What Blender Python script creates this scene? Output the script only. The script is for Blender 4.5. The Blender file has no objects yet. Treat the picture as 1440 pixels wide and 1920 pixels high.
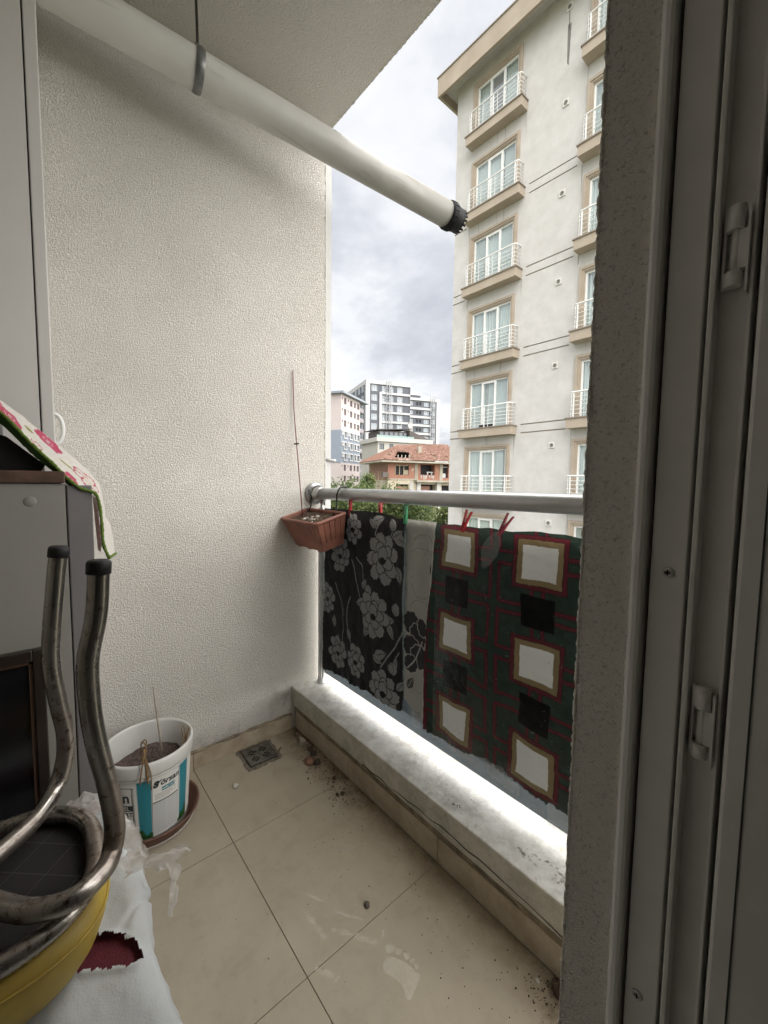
import bpy, bmesh, math, random
import numpy as np
from mathutils import Vector, Matrix
random.seed(7); rng = np.random.default_rng(7)
S = bpy.context.scene
COL = S.collection
H = 1.13                                   # eye height above the balcony floor

# ---------------------------------------------------------------- camera
cam_d = bpy.data.cameras.new('camera'); cam = bpy.data.objects.new('camera', cam_d); COL.objects.link(cam)
cam_d.sensor_fit = 'VERTICAL'; cam_d.sensor_height = 36.0; cam_d.lens = 14.344
cam_d.clip_start = 0.02; cam_d.clip_end = 3000
def _cd(x, y):
    v = np.array([x-720., -(y-960.), -765.]); return v/np.linalg.norm(v)
_Y = _cd(1615, 915.5); _X = -_cd(64, 896)
_U = np.cross(_X, _Y); _U /= np.linalg.norm(_U); _X = np.cross(_Y, _U)
_R = np.stack([_X, _Y, _U])
m = Matrix.Identity(4)
for i in range(3):
    for j in range(3): m[i][j] = float(_R[i, j])
m[0][3], m[1][3], m[2][3] = 0.0, 0.0, H
cam.matrix_world = m
S.camera = cam

# ---------------------------------------------------------------- world, sun, exposure
SUN_EL, SUN_AZ = math.radians(45), math.radians(55)      # azimuth measured from +Y towards +X
W = bpy.data.worlds.new('World'); S.world = W; W.use_nodes = True
nt = W.node_tree; nt.nodes.clear()
out = nt.nodes.new('ShaderNodeOutputWorld'); bg = nt.nodes.new('ShaderNodeBackground')
sky = nt.nodes.new('ShaderNodeTexSky'); sky.sky_type = 'NISHITA'; sky.sun_disc = False
sky.sun_elevation = SUN_EL; sky.sun_rotation = SUN_AZ; sky.air_density = 1.0; sky.dust_density = 2.0
tc = nt.nodes.new('ShaderNodeTexCoord')
sx = nt.nodes.new('ShaderNodeSeparateXYZ'); nt.links.new(tc.outputs['Generated'], sx.inputs[0])
# project the view direction on a cloud plane so that clouds flatten towards the horizon
def mth(op, a, b=None):
    n = nt.nodes.new('ShaderNodeMath'); n.operation = op
    for i, v in enumerate((a, b)):
        if v is None: continue
        if isinstance(v, (int, float)): n.inputs[i].default_value = v
        else: nt.links.new(v, n.inputs[i])
    return n.outputs[0]
zz = mth('ADD', mth('MAXIMUM', sx.outputs[2], 0.0), 0.22)
cx_ = nt.nodes.new('ShaderNodeCombineXYZ')
nt.links.new(mth('DIVIDE', sx.outputs[0], zz), cx_.inputs[0]); nt.links.new(mth('DIVIDE', sx.outputs[1], zz), cx_.inputs[1])
def cloud(scale, det, rough, dist, off):
    mp = nt.nodes.new('ShaderNodeMapping'); mp.inputs[1].default_value = off
    nt.links.new(cx_.outputs[0], mp.inputs[0])
    n = nt.nodes.new('ShaderNodeTexNoise'); n.inputs['Scale'].default_value = scale; n.inputs['Detail'].default_value = det
    n.inputs['Roughness'].default_value = rough; n.inputs['Distortion'].default_value = dist
    nt.links.new(mp.outputs[0], n.inputs['Vector']); return n.outputs[0]
def ramp(v, stops):
    r = nt.nodes.new('ShaderNodeValToRGB'); nt.links.new(v, r.inputs[0])
    e = r.color_ramp.elements
    while len(e) > 1: e.remove(e[-1])
    e[0].position = stops[0][0]; e[0].color = (*stops[0][1], 1)
    for p, c in stops[1:]:
        k = e.new(p); k.color = (*c, 1)
    return r.outputs[0]
k1 = cloud(1.15, 7, .56, .3, (3.1, 1.7, 0)); k2 = cloud(3.4, 5, .6, .2, (7.7, 2.2, 0))
mixv = mth('ADD', mth('MULTIPLY', k1, .72), mth('MULTIPLY', k2, .28))
SKYK = 1/0.05; CLOUDK = 0.39
cl = ramp(mixv, [(.36, (.185, .189, .203)), (.45, (.222, .227, .240)), (.52, (.282, .285, .290)), (.62, (.325, .325, .325))])
cm = nt.nodes.new('ShaderNodeVectorMath'); cm.operation = 'SCALE'; cm.inputs['Scale'].default_value = SKYK*CLOUDK
nt.links.new(cl, cm.inputs[0])
mx = nt.nodes.new('ShaderNodeMix'); mx.data_type = 'RGBA'; mx.inputs['Factor'].default_value = .95
nt.links.new(sky.outputs[0], mx.inputs['A']); nt.links.new(cm.outputs[0], mx.inputs['B'])
nt.links.new(mx.outputs['Result'], bg.inputs[0]); bg.inputs[1].default_value = 0.05
nt.links.new(bg.outputs[0], out.inputs[0])
sun_d = bpy.data.lights.new('sun', 'SUN'); sun = bpy.data.objects.new('sun', sun_d); COL.objects.link(sun)
sun_d.energy = 1.5; sun_d.angle = math.radians(155); sun_d.color = (1, .975, .94)
sd = Vector((math.sin(SUN_AZ)*math.cos(SUN_EL), math.cos(SUN_AZ)*math.cos(SUN_EL), math.sin(SUN_EL)))
sun.rotation_euler = sd.to_track_quat('Z', 'Y').to_euler()
S.view_settings.view_transform = 'Standard'; S.view_settings.look = 'None'; S.view_settings.gamma = 1.0
S.view_settings.use_curve_mapping = False
S.view_settings.exposure = 3.1
S.render.engine = 'CYCLES'
S.cycles.max_bounces = 10; S.cycles.diffuse_bounces = 6; S.cycles.transparent_max_bounces = 16

# ---------------------------------------------------------------- material helpers
MATS = {}
def mat(name, color, rough=.6, metal=0., spec=.5, bump=None, mott=None, build=None, trans=0., alpha=1.):
    """bump=(scale, strength, distance[, kind]); mott=(scale, amount[, colour2])"""
    if name in MATS: return MATS[name]
    M = bpy.data.materials.new(name); M.use_nodes = True; MATS[name] = M
    n = M.node_tree; L = n.links; P = n.nodes['Principled BSDF']
    P.inputs['Base Color'].default_value = (*color, 1); P.inputs['Roughness'].default_value = rough
    P.inputs['Metallic'].default_value = metal; P.inputs['Specular IOR Level'].default_value = spec
    P.inputs['Alpha'].default_value = alpha
    tc = n.nodes.new('ShaderNodeTexCoord')
    if mott:
        no = n.nodes.new('ShaderNodeTexNoise'); no.inputs['Scale'].default_value = mott[0]; no.inputs['Detail'].default_value = 6
        no.inputs['Roughness'].default_value = .62
        L.new(tc.outputs['Object'], no.inputs['Vector'])
        r = n.nodes.new('ShaderNodeValToRGB'); L.new(no.outputs[0], r.inputs[0])
        c2 = mott[2] if len(mott) > 2 else tuple(c*(1-mott[1]) for c in color)
        r.color_ramp.elements[0].position = .36; r.color_ramp.elements[0].color = (*c2, 1)
        r.color_ramp.elements[1].position = .64; r.color_ramp.elements[1].color = (*color, 1)
        L.new(r.outputs[0], P.inputs['Base Color'])
    if bump:
        no = n.nodes.new('ShaderNodeTexNoise'); no.inputs['Scale'].default_value = bump[0]; no.inputs['Detail'].default_value = 4
        L.new(tc.outputs['Object'], no.inputs['Vector'])
        b = n.nodes.new('ShaderNodeBump'); b.inputs['Strength'].default_value = bump[1]; b.inputs['Distance'].default_value = bump[2]
        L.new(no.outputs[0], b.inputs['Height']); L.new(b.outputs[0], P.inputs['Normal'])
    if trans:
        tr = n.nodes.new('ShaderNodeBsdfTranslucent'); tr.inputs[0].default_value = (*color, 1)
        mx = n.nodes.new('ShaderNodeMixShader'); mx.inputs[0].default_value = trans
        o = n.nodes['Material Output']; L.new(P.outputs[0], mx.inputs[1]); L.new(tr.outputs[0], mx.inputs[2]); L.new(mx.outputs[0], o.inputs[0])
    if build: build(n, P, tc)
    return M

def stucco(name, c1, c2, strength=1.0, scale=1.0, pit=.80):
    def f(n, P, tc):
        L = n.links
        def noise(s, d, r=.55):
            k = n.nodes.new('ShaderNodeTexNoise'); k.inputs['Scale'].default_value = s*scale; k.inputs['Detail'].default_value = d
            k.inputs['Roughness'].default_value = r; L.new(mpg.outputs[0], k.inputs['Vector']); return k.outputs[0]
        mpg = n.nodes.new('ShaderNodeMapping'); mpg.inputs['Rotation'].default_value = (.71, .53, .37); L.new(tc.outputs['Object'], mpg.inputs[0])
        big = noise(2.2, 4); r = n.nodes.new('ShaderNodeValToRGB'); L.new(big, r.inputs[0])
        r.color_ramp.elements[0].position = .35; r.color_ramp.elements[0].color = (*c2, 1)
        r.color_ramp.elements[1].position = .65; r.color_ramp.elements[1].color = (*c1, 1)
        vo = n.nodes.new('ShaderNodeTexVoronoi'); vo.feature = 'SMOOTH_F1'; vo.inputs['Scale'].default_value = 235*scale; vo.inputs['Smoothness'].default_value = .35; vo.inputs['Randomness'].default_value = 1.
        wp = n.nodes.new('ShaderNodeTexNoise'); wp.inputs['Scale'].default_value = 90*scale; L.new(mpg.outputs[0], wp.inputs['Vector'])
        wa = n.nodes.new('ShaderNodeVectorMath'); wa.operation = 'MULTIPLY_ADD'; L.new(wp.outputs[1], wa.inputs[0]); wa.inputs[1].default_value = (.020, .020, .020); L.new(mpg.outputs[0], wa.inputs[2]); L.new(wa.outputs[0], vo.inputs['Vector'])
        iv = n.nodes.new('ShaderNodeMath'); iv.operation = 'SUBTRACT'; iv.inputs[0].default_value = .95; L.new(vo.outputs['Distance'], iv.inputs[1])
        grit = iv.outputs[0]; fine = noise(135, 7, .8)
        # shade of the grain painted into the colour: hollows of the fine noise darker
        m = n.nodes.new('ShaderNodeMapRange'); m.inputs[1].default_value = .36; m.inputs[2].default_value = .46
        m.inputs[3].default_value = pit; m.inputs[4].default_value = 1.0; L.new(fine, m.inputs[0])
        mc = n.nodes.new('ShaderNodeVectorMath'); mc.operation = 'SCALE'; L.new(r.outputs[0], mc.inputs[0]); L.new(m.outputs[0], mc.inputs['Scale'])
        L.new(mc.outputs[0], P.inputs['Base Color'])
        ad = n.nodes.new('ShaderNodeMath'); ad.operation = 'ADD'; L.new(grit, ad.inputs[0]); L.new(fine, ad.inputs[1])
        b = n.nodes.new('ShaderNodeBump'); b.inputs['Strength'].default_value = strength; b.inputs['Distance'].default_value = .0055
        L.new(ad.outputs[0], b.inputs['Height']); L.new(b.outputs[0], P.inputs['Normal'])
    return mat(name, c1, .92, spec=.2, build=f)

def attr_mat(name, rough=.55, trans=0., bump=None, spec=.4, sheen=0.):
    def f(n, P, tc):
        L = n.links; a = n.nodes.new('ShaderNodeAttribute'); a.attribute_name = 'print'
        L.new(a.outputs['Color'], P.inputs['Base Color'])
        if trans:
            tr = n.nodes.new('ShaderNodeBsdfTranslucent'); L.new(a.outputs['Color'], tr.inputs[0])
            mx = n.nodes.new('ShaderNodeMixShader'); mx.inputs[0].default_value = trans
            L.new(P.outputs[0], mx.inputs[1]); L.new(tr.outputs[0], mx.inputs[2]); L.new(mx.outputs[0], n.nodes['Material Output'].inputs[0])
    return mat(name, (.5, .5, .5), rough, spec=spec, bump=bump, build=f)

# ---------------------------------------------------------------- mesh helpers
class MB:
    def __init__(s): s.v = []; s.f = []; s.m = []; s.sm = []
    def add(s, vs, fs, mi=0, smooth=False):
        o = len(s.v); s.v += [tuple(map(float, p)) for p in vs]
        for f in fs: s.f.append(tuple(i+o for i in f)); s.m.append(mi); s.sm.append(smooth)
        return s
    def box(s, a, b, mi=0, bev=0.):
        x0, y0, z0 = [min(p, q) for p, q in zip(a, b)]; x1, y1, z1 = [max(p, q) for p, q in zip(a, b)]
        if bev <= 0:
            vs = [(x0,y0,z0),(x1,y0,z0),(x1,y1,z0),(x0,y1,z0),(x0,y0,z1),(x1,y0,z1),(x1,y1,z1),(x0,y1,z1)]
            return s.add(vs, [(0,3,2,1),(4,5,6,7),(0,1,5,4),(1,2,6,5),(2,3,7,6),(3,0,4,7)], mi)
        bm = bmesh.new(); bmesh.ops.create_cube(bm, size=1)
        for v in bm.verts: v.co = Vector(((x0+x1)/2+v.co.x*(x1-x0), (y0+y1)/2+v.co.y*(y1-y0), (z0+z1)/2+v.co.z*(z1-z0)))
        bmesh.ops.bevel(bm, geom=list(bm.edges), offset=bev, segments=2, profile=.5, affect='EDGES')
        return s.bm(bm, mi)
    def bm(s, bm, mi=0, smooth=False):
        bm.verts.index_update(); s.add([v.co[:] for v in bm.verts], [[v.index for v in f.verts] for f in bm.faces], mi, smooth); bm.free(); return s
    def tube(s, pts, r, n=12, mi=0, caps=True, closed=False):
        pts = [Vector(p) for p in pts]; k = len(pts); rs = r if hasattr(r, '__len__') else [r]*k
        vs = []; fs = []; up = None
        for i, p in enumerate(pts):
            if closed: t = (pts[(i+1) % k]-pts[i-1]).normalized()
            else: t = (pts[min(i+1, k-1)]-pts[max(i-1, 0)]).normalized()
            if up is None:
                a = Vector((0, 0, 1)) if abs(t.z) < .9 else Vector((1, 0, 0)); up = (a-t*a.dot(t)).normalized()
            else: up = (up-t*up.dot(t)).normalized()
            sd = t.cross(up)
            for j in range(n):
                q = 2*math.pi*j/n; vs.append(p+(up*math.cos(q)+sd*math.sin(q))*rs[i])
        for i in range(k if closed else k-1):
            for j in range(n):
                a = i*n+j; b = i*n+(j+1) % n; c = ((i+1) % k)*n+(j+1) % n; d = ((i+1) % k)*n+j; fs.append((a, d, c, b))
        s.add(vs, fs, mi, True)
        if caps and not closed:
            o = len(s.v)-len(vs)
            s.f.append(tuple(o+j for j in range(n))); s.m.append(mi); s.sm.append(False)
            s.f.append(tuple(o+(k-1)*n+j for j in range(n-1, -1, -1))); s.m.append(mi); s.sm.append(False)
        return s
    def lathe(s, prof, c, n=48, mi=0, axis='z', smooth=True):
        vs = []; fs = []; k = len(prof)
        for (r, z) in prof:
            for j in range(n):
                q = 2*math.pi*j/n; x, y = r*math.cos(q), r*math.sin(q)
                vs.append((c[0]+x, c[1]+y, c[2]+z) if axis == 'z' else (c[0]+z, c[1]+x, c[2]+y))
        for i in range(k-1):
            for j in range(n): fs.append((i*n+j, i*n+(j+1) % n, (i+1)*n+(j+1) % n, (i+1)*n+j))
        return s.add(vs, fs, mi, smooth)
    def disc(s, c, r, n=24, mi=0, axis='z'):
        vs = [(c[0]+r*math.cos(2*math.pi*j/n), c[1]+r*math.sin(2*math.pi*j/n), c[2]) if axis == 'z' else (c[0], c[1]+r*math.cos(2*math.pi*j/n), c[2]+r*math.sin(2*math.pi*j/n)) for j in range(n)]
        return s.add(vs, [tuple(range(n))], mi)
    def poly(s, prof, axis, a, b, mi=0):
        """extrude a 2D outline along axis from a to b; outline in the two other axes (in xyz order)"""
        n = len(prof)
        def P(p, t):
            return {'x': (t, p[0], p[1]), 'y': (p[0], t, p[1]), 'z': (p[0], p[1], t)}[axis]
        vs = [P(p, a) for p in prof]+[P(p, b) for p in prof]
        fs = [tuple(range(n))[::-1], tuple(range(n, 2*n))]+[(i, (i+1) % n, n+(i+1) % n, n+i) for i in range(n)]
        return s.add(vs, fs, mi)
    def mesh(s, name, mats):
        me = bpy.data.meshes.new(name); me.from_pydata(s.v, [], s.f)
        for mm in (mats if isinstance(mats, (list, tuple)) else [mats]): me.materials.append(mm)
        me.polygons.foreach_set('material_index', s.m); me.polygons.foreach_set('use_smooth', s.sm)
        bm = bmesh.new(); bm.from_mesh(me); bmesh.ops.recalc_face_normals(bm, faces=bm.faces); bm.to_mesh(me); bm.free()
        me.update(); return me
    def build(s, name, mats, parent=None):
        return link(name, s.mesh(name, mats), parent)
def link(name, me, parent=None):
    o = bpy.data.objects.new(name, me); COL.objects.link(o)
    if parent is not None: o.parent = parent
    return o
def empty(name, label, cat, loc=(0, 0, 0), rz=0., group=None):
    o = bpy.data.objects.new(name, None); COL.objects.link(o); o.location = loc; o.rotation_euler = (0, 0, rz)
    o.empty_display_size = .1
    return tag(o, label, cat, group)
def tag(o, label, cat, group=None):
    o['label'] = label; o['category'] = cat
    if group: o['group'] = group
    return o
def kind(o, k): o['kind'] = k; return o
def local(mb, loc):
    """shift a mesh so that a thing's origin sits at loc"""
    mb.v = [(x-loc[0], y-loc[1], z-loc[2]) for x, y, z in mb.v]; return mb
def copy_tree(o, parent=None):
    c = o.copy(); COL.objects.link(c)
    if parent is not None: c.parent = parent
    for ch in list(o.children): copy_tree(ch, c)
    return c
def catmull(pts, n=8):
    p = [Vector(q) for q in pts]; p = [p[0]*2-p[1]]+p+[p[-1]*2-p[-2]]; out = []
    for i in range(1, len(p)-2):
        for k in range(n):
            t = k/n; a, b, c, d = p[i-1:i+3]
            out.append(.5*((2*b)+(c-a)*t+(2*a-5*b+4*c-d)*t*t+(3*b-a-3*c+d)*t**3))
    out.append(p[-2]); return out
def vnoise(P, scale, seed=0):
    """smooth value noise, numpy, P (...,3)"""
    q = np.asarray(P, float)*scale; i = np.floor(q).astype(np.int64); f = q-i; f = f*f*(3-2*f)
    def h(a):
        n = (a[..., 0]*374761393+a[..., 1]*668265263+a[..., 2]*2147483647+seed*974711) & 0x7fffffff
        n = ((n ^ (n >> 13))*1274126177) & 0x7fffffff; return ((n ^ (n >> 16)) & 0xffff)/65535.
    r = 0
    for dx in (0, 1):
        for dy in (0, 1):
            for dz in (0, 1):
                w = (f[..., 0] if dx else 1-f[..., 0])*(f[..., 1] if dy else 1-f[..., 1])*(f[..., 2] if dz else 1-f[..., 2])
                r = r+w*h(i+np.array([dx, dy, dz]))
    return r
def grid_mesh(name, P, mats, colors=None, keep=None, smooth=True):
    """P (a,b,3) grid -> mesh; colors (a,b,3) -> 'print' attribute; keep (a-1,b-1) cell mask"""
    a, b = P.shape[:2]; idx = np.arange(a*b).reshape(a, b)
    q = np.stack([idx[:-1, :-1], idx[1:, :-1], idx[1:, 1:], idx[:-1, 1:]], -1)
    q = q[keep] if keep is not None else q.reshape(-1, 4)
    me = bpy.data.meshes.new(name); n = len(q)
    me.vertices.add(a*b); me.vertices.foreach_set('co', P.reshape(-1).astype(np.float32))
    me.loops.add(n*4); me.loops.foreach_set('vertex_index', q.reshape(-1).astype(np.int32))
    me.polygons.add(n); me.polygons.foreach_set('loop_start', np.arange(0, n*4, 4, dtype=np.int32)); me.polygons.foreach_set('loop_total', np.full(n, 4, np.int32))
    if smooth: me.polygons.foreach_set('use_smooth', np.ones(n, bool))
    for mm in (mats if isinstance(mats, (list, tuple)) else [mats]): me.materials.append(mm)
    me.update(calc_edges=True); me.validate()
    if colors is not None:
        at = me.color_attributes.new('print', 'FLOAT_COLOR', 'POINT')
        c4 = np.concatenate([colors.reshape(-1, 3), np.ones((a*b, 1))], 1).astype(np.float32); at.data.foreach_set('color', c4.reshape(-1))
    return me
# ================================================================ balcony shell
ST_W = stucco('stucco_wall_paint', (.89, .855, .785), (.80, .765, .695), 1.0, 1.15, .74)
ST_C = stucco('stucco_ceiling_paint', (.86, .835, .785), (.80, .77, .715), .8, .8, .88)
ST_P = stucco('stucco_reveal_paint', (.93, .885, .815), (.86, .815, .745), .7, 1.6, .56)
TRIM = mat('smooth_exterior_paint', (.58, .58, .56), .7, mott=(9, .06))
GROUT = mat('grout', (.25, .21, .16), .95, mott=(30, .3))
INNER = mat('room_plaster', (.34, .32, .29), .9)

def tile_mat():
    def f(n, P, tc):
        L = n.links
        def N(s, d, r=.6, dist=0.):
            k = n.nodes.new('ShaderNodeTexNoise'); k.inputs['Scale'].default_value = s; k.inputs['Detail'].default_value = d
            k.inputs['Roughness'].default_value = r; k.inputs['Distortion'].default_value = dist; L.new(geo.outputs['Position'], k.inputs['Vector']); return k.outputs[0]
        geo = n.nodes.new('ShaderNodeNewGeometry')
        def R(v, st):
            r = n.nodes.new('ShaderNodeValToRGB'); L.new(v, r.inputs[0]); e = r.color_ramp.elements
            e[0].position, e[0].color = st[0][0], (*st[0][1], 1); e[1].position, e[1].color = st[1][0], (*st[1][1], 1)
            return r.outputs[0]
        base = R(N(5, 5), [(.35, (.375, .326, .246)), (.68, (.425, .373, .286))])
        dust = R(N(14, 6, .7, .4), [(.50, (1, 1, 1)), (.74, (.88, .865, .84))])
        grime = R(N(60, 3, .7), [(.64, (1, 1, 1)), (.76, (.78, .74, .68))])
        # grime gathers along the foot of the parapet and in the far corner
        sp = n.nodes.new('ShaderNodeSeparateXYZ'); L.new(geo.outputs['Position'], sp.inputs[0])
        mr = n.nodes.new('ShaderNodeMapRange'); L.new(sp.outputs[1], mr.inputs[0])
        mr.inputs[1].default_value = .70; mr.inputs[2].default_value = .872; mr.inputs[3].default_value = 0.; mr.inputs[4].default_value = 1.
        nn = N(9, 5, .65); ml = n.nodes.new('ShaderNodeMath'); ml.operation = 'MULTIPLY'; L.new(mr.outputs[0], ml.inputs[0]); L.new(nn, ml.inputs[1])
        foot = R(ml.outputs[0], [(.16, (1, 1, 1)), (.62, (.50, .42, .33))])
        def mul(a, b):
            x = n.nodes.new('ShaderNodeMix'); x.data_type = 'RGBA'; x.blend_type = 'MULTIPLY'; x.inputs['Factor'].default_value = 1
            L.new(a, x.inputs['A']); L.new(b, x.inputs['B']); return x.outputs['Result']
        c = mul(mul(mul(base, dust), grime), foot); L.new(c, P.inputs['Base Color'])
        rr = n.nodes.new('ShaderNodeMapRange'); L.new(N(11, 5), rr.inputs[0]); rr.inputs[3].default_value = .36; rr.inputs[4].default_value = .62
        L.new(rr.outputs[0], P.inputs['Roughness'])
        b = n.nodes.new('ShaderNodeBump'); b.inputs['Strength'].default_value = .12; b.inputs['Distance'].default_value = .001
        L.new(N(140, 3), b.inputs['Height']); L.new(b.outputs[0], P.inputs['Normal'])
    return mat('ceramic_floor_tile', (.5, .42, .32), .45, spec=.35, build=f)
TILE = tile_mat()
SKIRT = mat('ceramic_skirting', (.47, .40, .30), .5, spec=.35, mott=(13, .35, (.33, .27, .19)), bump=(60, .2, .001))
MORTAR = mat('old_mortar', (.30, .245, .17), .95, mott=(28, .55), bump=(55, .9, .004))

floor = MB().box((-1.85, -.55, -.20), (-.02, .95, -.0025)).box((-.02, .60, -.20), (2., .95, -.0025)).build('floor', GROUT); kind(floor, 'structure')  # second slab: unseen run of balcony, added to bring in side daylight
XS = [-1.634, -1.207, -.752, -.297, -.03]
for a_, b_ in ((-.028, .42), (.42, .875), (.875, 1.33)):
    MB().box((a_+.0009, .6215, -.0024), (b_-.0009, .870, 0), bev=.0007).build('tile', TILE, floor); YS = [-.478, -.023, .432, .871]
for i in range(4):
    for j in range(3):
        MB().box((XS[i]+.0009, YS[j]+.0009, -.0024), (XS[i+1]-.0009, YS[j+1]-.0009, rng.uniform(-.0003, .0003)), bev=.0007).build('tile', TILE, floor)

# left wall: rough render, with a smooth painted corner strip outside
lw = empty('stucco_wall', 'warm white rough rendered side wall at the far left end of the balcony', 'wall', (-1.635, .3, 0))
def ragged(prof_fn, n, a, b, mats, name, parent, loc): pass
mb = MB().box((-1.90, -.55, -.2), (-1.635, 1.036, 2.75))
local(mb, (-1.635, .3, 0)).build('render', ST_W, lw)
def bumpy_edge(axis, base, r0, a, b, step, seed):
    """a thin knobbly bead of render along an arris"""
    n = int((b-a)/step); pts = []; rs = []
    t = np.linspace(a, b, n)
    nz = vnoise(np.stack([t, 0*t, 0*t], 1), 1/.0045, seed)+.35*vnoise(np.stack([t, 0*t, 0*t], 1), 1/.02, seed+3)
    for k in range(n):
        p = list(base); p[axis] = t[k]; pts.append(p); rs.append(r0*(.35+nz[k]))
    return MB().tube(pts, rs, 6)
local(bumpy_edge(2, (-1.6365, 1.036, 0), .0032, -.2, 2.65, .004, 2), (-1.635, .3, 0)).build('arris', ST_W, lw)
mb = MB().box((-1.90, 1.0362, -.6), (-1.638, 1.070, 3.0)); local(mb, (-1.635, .3, 0)).build('corner_strip', TRIM, lw)
mb = MB().tube([(-1.640, 1.045, 1.231), (-1.630, 1.078, 1.229), (-1.628, 1.090, 1.2285)], [.008, .006, .007], 8); local(mb, (-1.635, .3, 0)).build('wall_plug', TRIM, lw)
ys = [-.5, -.023, .432, .856]
for k in range(3):
    mb = MB().box((-1.6348, ys[k]+.001, .0005), (-1.626, ys[k+1]-.001, .066), bev=.001); local(mb, (-1.635, .3, 0)).build('skirting_tile', SKIRT, lw)
# crumbly mortar bead on top of the skirting
pts = [(-1.631, y, .067+.004*vnoise(np.array([[y, 0, 0]]), 40, 1)[0]) for y in np.linspace(-.5, .856, 120)]
rs = [.003+.005*vnoise(np.array([[y, 3, 0]]), 30, 4)[0] for y in np.linspace(-.5, .856, 120)]
local(MB().tube(pts, rs, 6), (-1.635, .3, 0)).build('mortar', MORTAR, lw)

ceil = MB().box((-1.90, -.55, 2.65), (.05, 1.036, 2.85)).box((.05, .601, 2.65), (2., 1.036, 2.85)).build('ceiling', ST_C); kind(ceil, 'structure')  # second slab covers the added, unseen run of balcony
bumpy_edge(0, (0, 1.034, 2.652), .0034, -1.635, 2., .004, 5).build('ceiling_arris', ST_C, ceil)
hw = tag(MB().box((-1.90, -.75, -.2), (-.2, -.55, 2.9)).build('house_wall', ST_W), 'rendered house wall behind the cabinets', 'wall')

# end wall with the doorway the picture is taken from, cut short to admit daylight
ew = empty('end_wall', 'grey rendered door reveal at the right with a knobbly outer edge', 'wall', (-.1935, .45, 0))
L0 = (-.1935, .45, 0)
local(MB().box((-.1935, .45, -.2), (-.1445, .62, 2.75)).box((-.1445, .515, -.2), (.06, .62, 2.75)), L0).build('render', ST_P, ew)
local(bumpy_edge(2, (-.1928, .4512, 0), .0021, -.1, 2.65, .002, 9), L0).build('arris', ST_P, ew)
local(MB().box((-.1935, -.75, -.2), (.06, -.42, 2.75)), L0).build('inner_jamb', ST_P, ew)
local(MB().box((-.1935, -.42, 2.3), (.06, .45, 2.75)), L0).build('lintel', ST_P, ew)

# the room behind the camera
rm = empty('room', 'unlit room behind the balcony door', 'room', (1.5, 0, 0))
mb = MB(); mb.box((.06, -2.2, -.12), (4., .62, -.02)); mb.box((.06, -2.2, 2.65), (4., .60, 2.8)); mb.box((4., -2.2, -.1), (4.1, .62, 2.8))
mb.box((.06, -2.3, -.1), (4., -2.2, 2.8)); mb.box((.0605, .515, -.1), (4., .62, 2.648)); mb.box((-.05, -2.2, -.1), (.06, -.75, 2.8))
local(mb, (1.5, 0, 0)).build('plaster', INNER, rm)

# ---------------------------------------------------------------- low parapet with marble coping
def marble():
    def f(n, P, tc):
        L = n.links
        def N(s, d, r=.6, dist=0.):
            k = n.nodes.new('ShaderNodeTexNoise'); k.inputs['Scale'].default_value = s; k.inputs['Detail'].default_value = d
            k.inputs['Roughness'].default_value = r; k.inputs['Distortion'].default_value = dist; L.new(tc.outputs['Object'], k.inputs['Vector']); return k.outputs[0]
        def R(v, *st):
            r = n.nodes.new('ShaderNodeValToRGB'); L.new(v, r.inputs[0]); e = r.color_ramp.elements
            e[0].position, e[0].color = st[0][0], (*st[0][1], 1); e[1].position, e[1].color = st[1][0], (*st[1][1], 1)
            for p, c in st[2:]: k = e.new(p); k.color = (*c, 1)
            return r.outputs[0]
        def mul(a, b):
            x = n.nodes.new('ShaderNodeMix'); x.data_type = 'RGBA'; x.blend_type = 'MULTIPLY'; x.inputs['Factor'].default_value = 1
            L.new(a, x.inputs['A']); L.new(b, x.inputs['B']); return x.outputs['Result']
        vein = N(3.2, 9, .68, .55)
        c = R(vein, (.40, (.76, .745, .715)), (.66, (.77, .758, .725)), (.485, (.64, .632, .61)), (.52, (.78, .768, .735)))
        c = mul(c, R(N(13, 9, .78), (.40, (.74, .73, .70)), (.56, (1, 1, 1))))
        c = mul(c, R(N(7, 7, .75, .6), (.57, (1, 1, 1)), (.70, (.66, .56, .43))))       # rusty and muddy stains
        c = mul(c, R(N(38, 6, .8), (.60, (1, 1, 1)), (.70, (.42, .37, .31))))            # specks of dirt
        # the vertical front edge is weathered grey-green
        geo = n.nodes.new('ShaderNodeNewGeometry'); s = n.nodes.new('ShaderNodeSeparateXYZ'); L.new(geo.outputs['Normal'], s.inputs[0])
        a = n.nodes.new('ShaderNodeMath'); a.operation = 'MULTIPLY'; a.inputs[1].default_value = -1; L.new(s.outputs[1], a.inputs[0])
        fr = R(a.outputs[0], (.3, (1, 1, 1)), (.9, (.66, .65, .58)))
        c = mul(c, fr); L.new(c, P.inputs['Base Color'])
        rr = n.nodes.new('ShaderNodeMapRange'); L.new(N(16, 5), rr.inputs[0]); rr.inputs[3].default_value = .25; rr.inputs[4].default_value = .6; L.new(rr.outputs[0], P.inputs['Roughness'])
        b = n.nodes.new('ShaderNodeBump'); b.inputs['Strength'].default_value = .25; b.inputs['Distance'].default_value = .002; L.new(N(45, 5), b.inputs['Height']); L.new(b.outputs[0], P.inputs['Normal'])
    return mat('weathered_marble', (.7, .7, .68), .4, build=f)
pp = empty('parapet', 'low balcony parapet topped by a stained white marble slab', 'parapet', (-.91, .97, 0)); PL = (-.91, .97, 0)
local(MB().box((-1.635, .880, -.25), (2., 1.07, .113)), PL).build('core', MORTAR, pp)
local(MB().box((-1.6345, .857, .114), (2., 1.115, .198), bev=.005), PL).build('marble_slab', marble(), pp)
xs = [-1.625, -1.207, -.752, -.297, .158, .613, 1.068]
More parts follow.
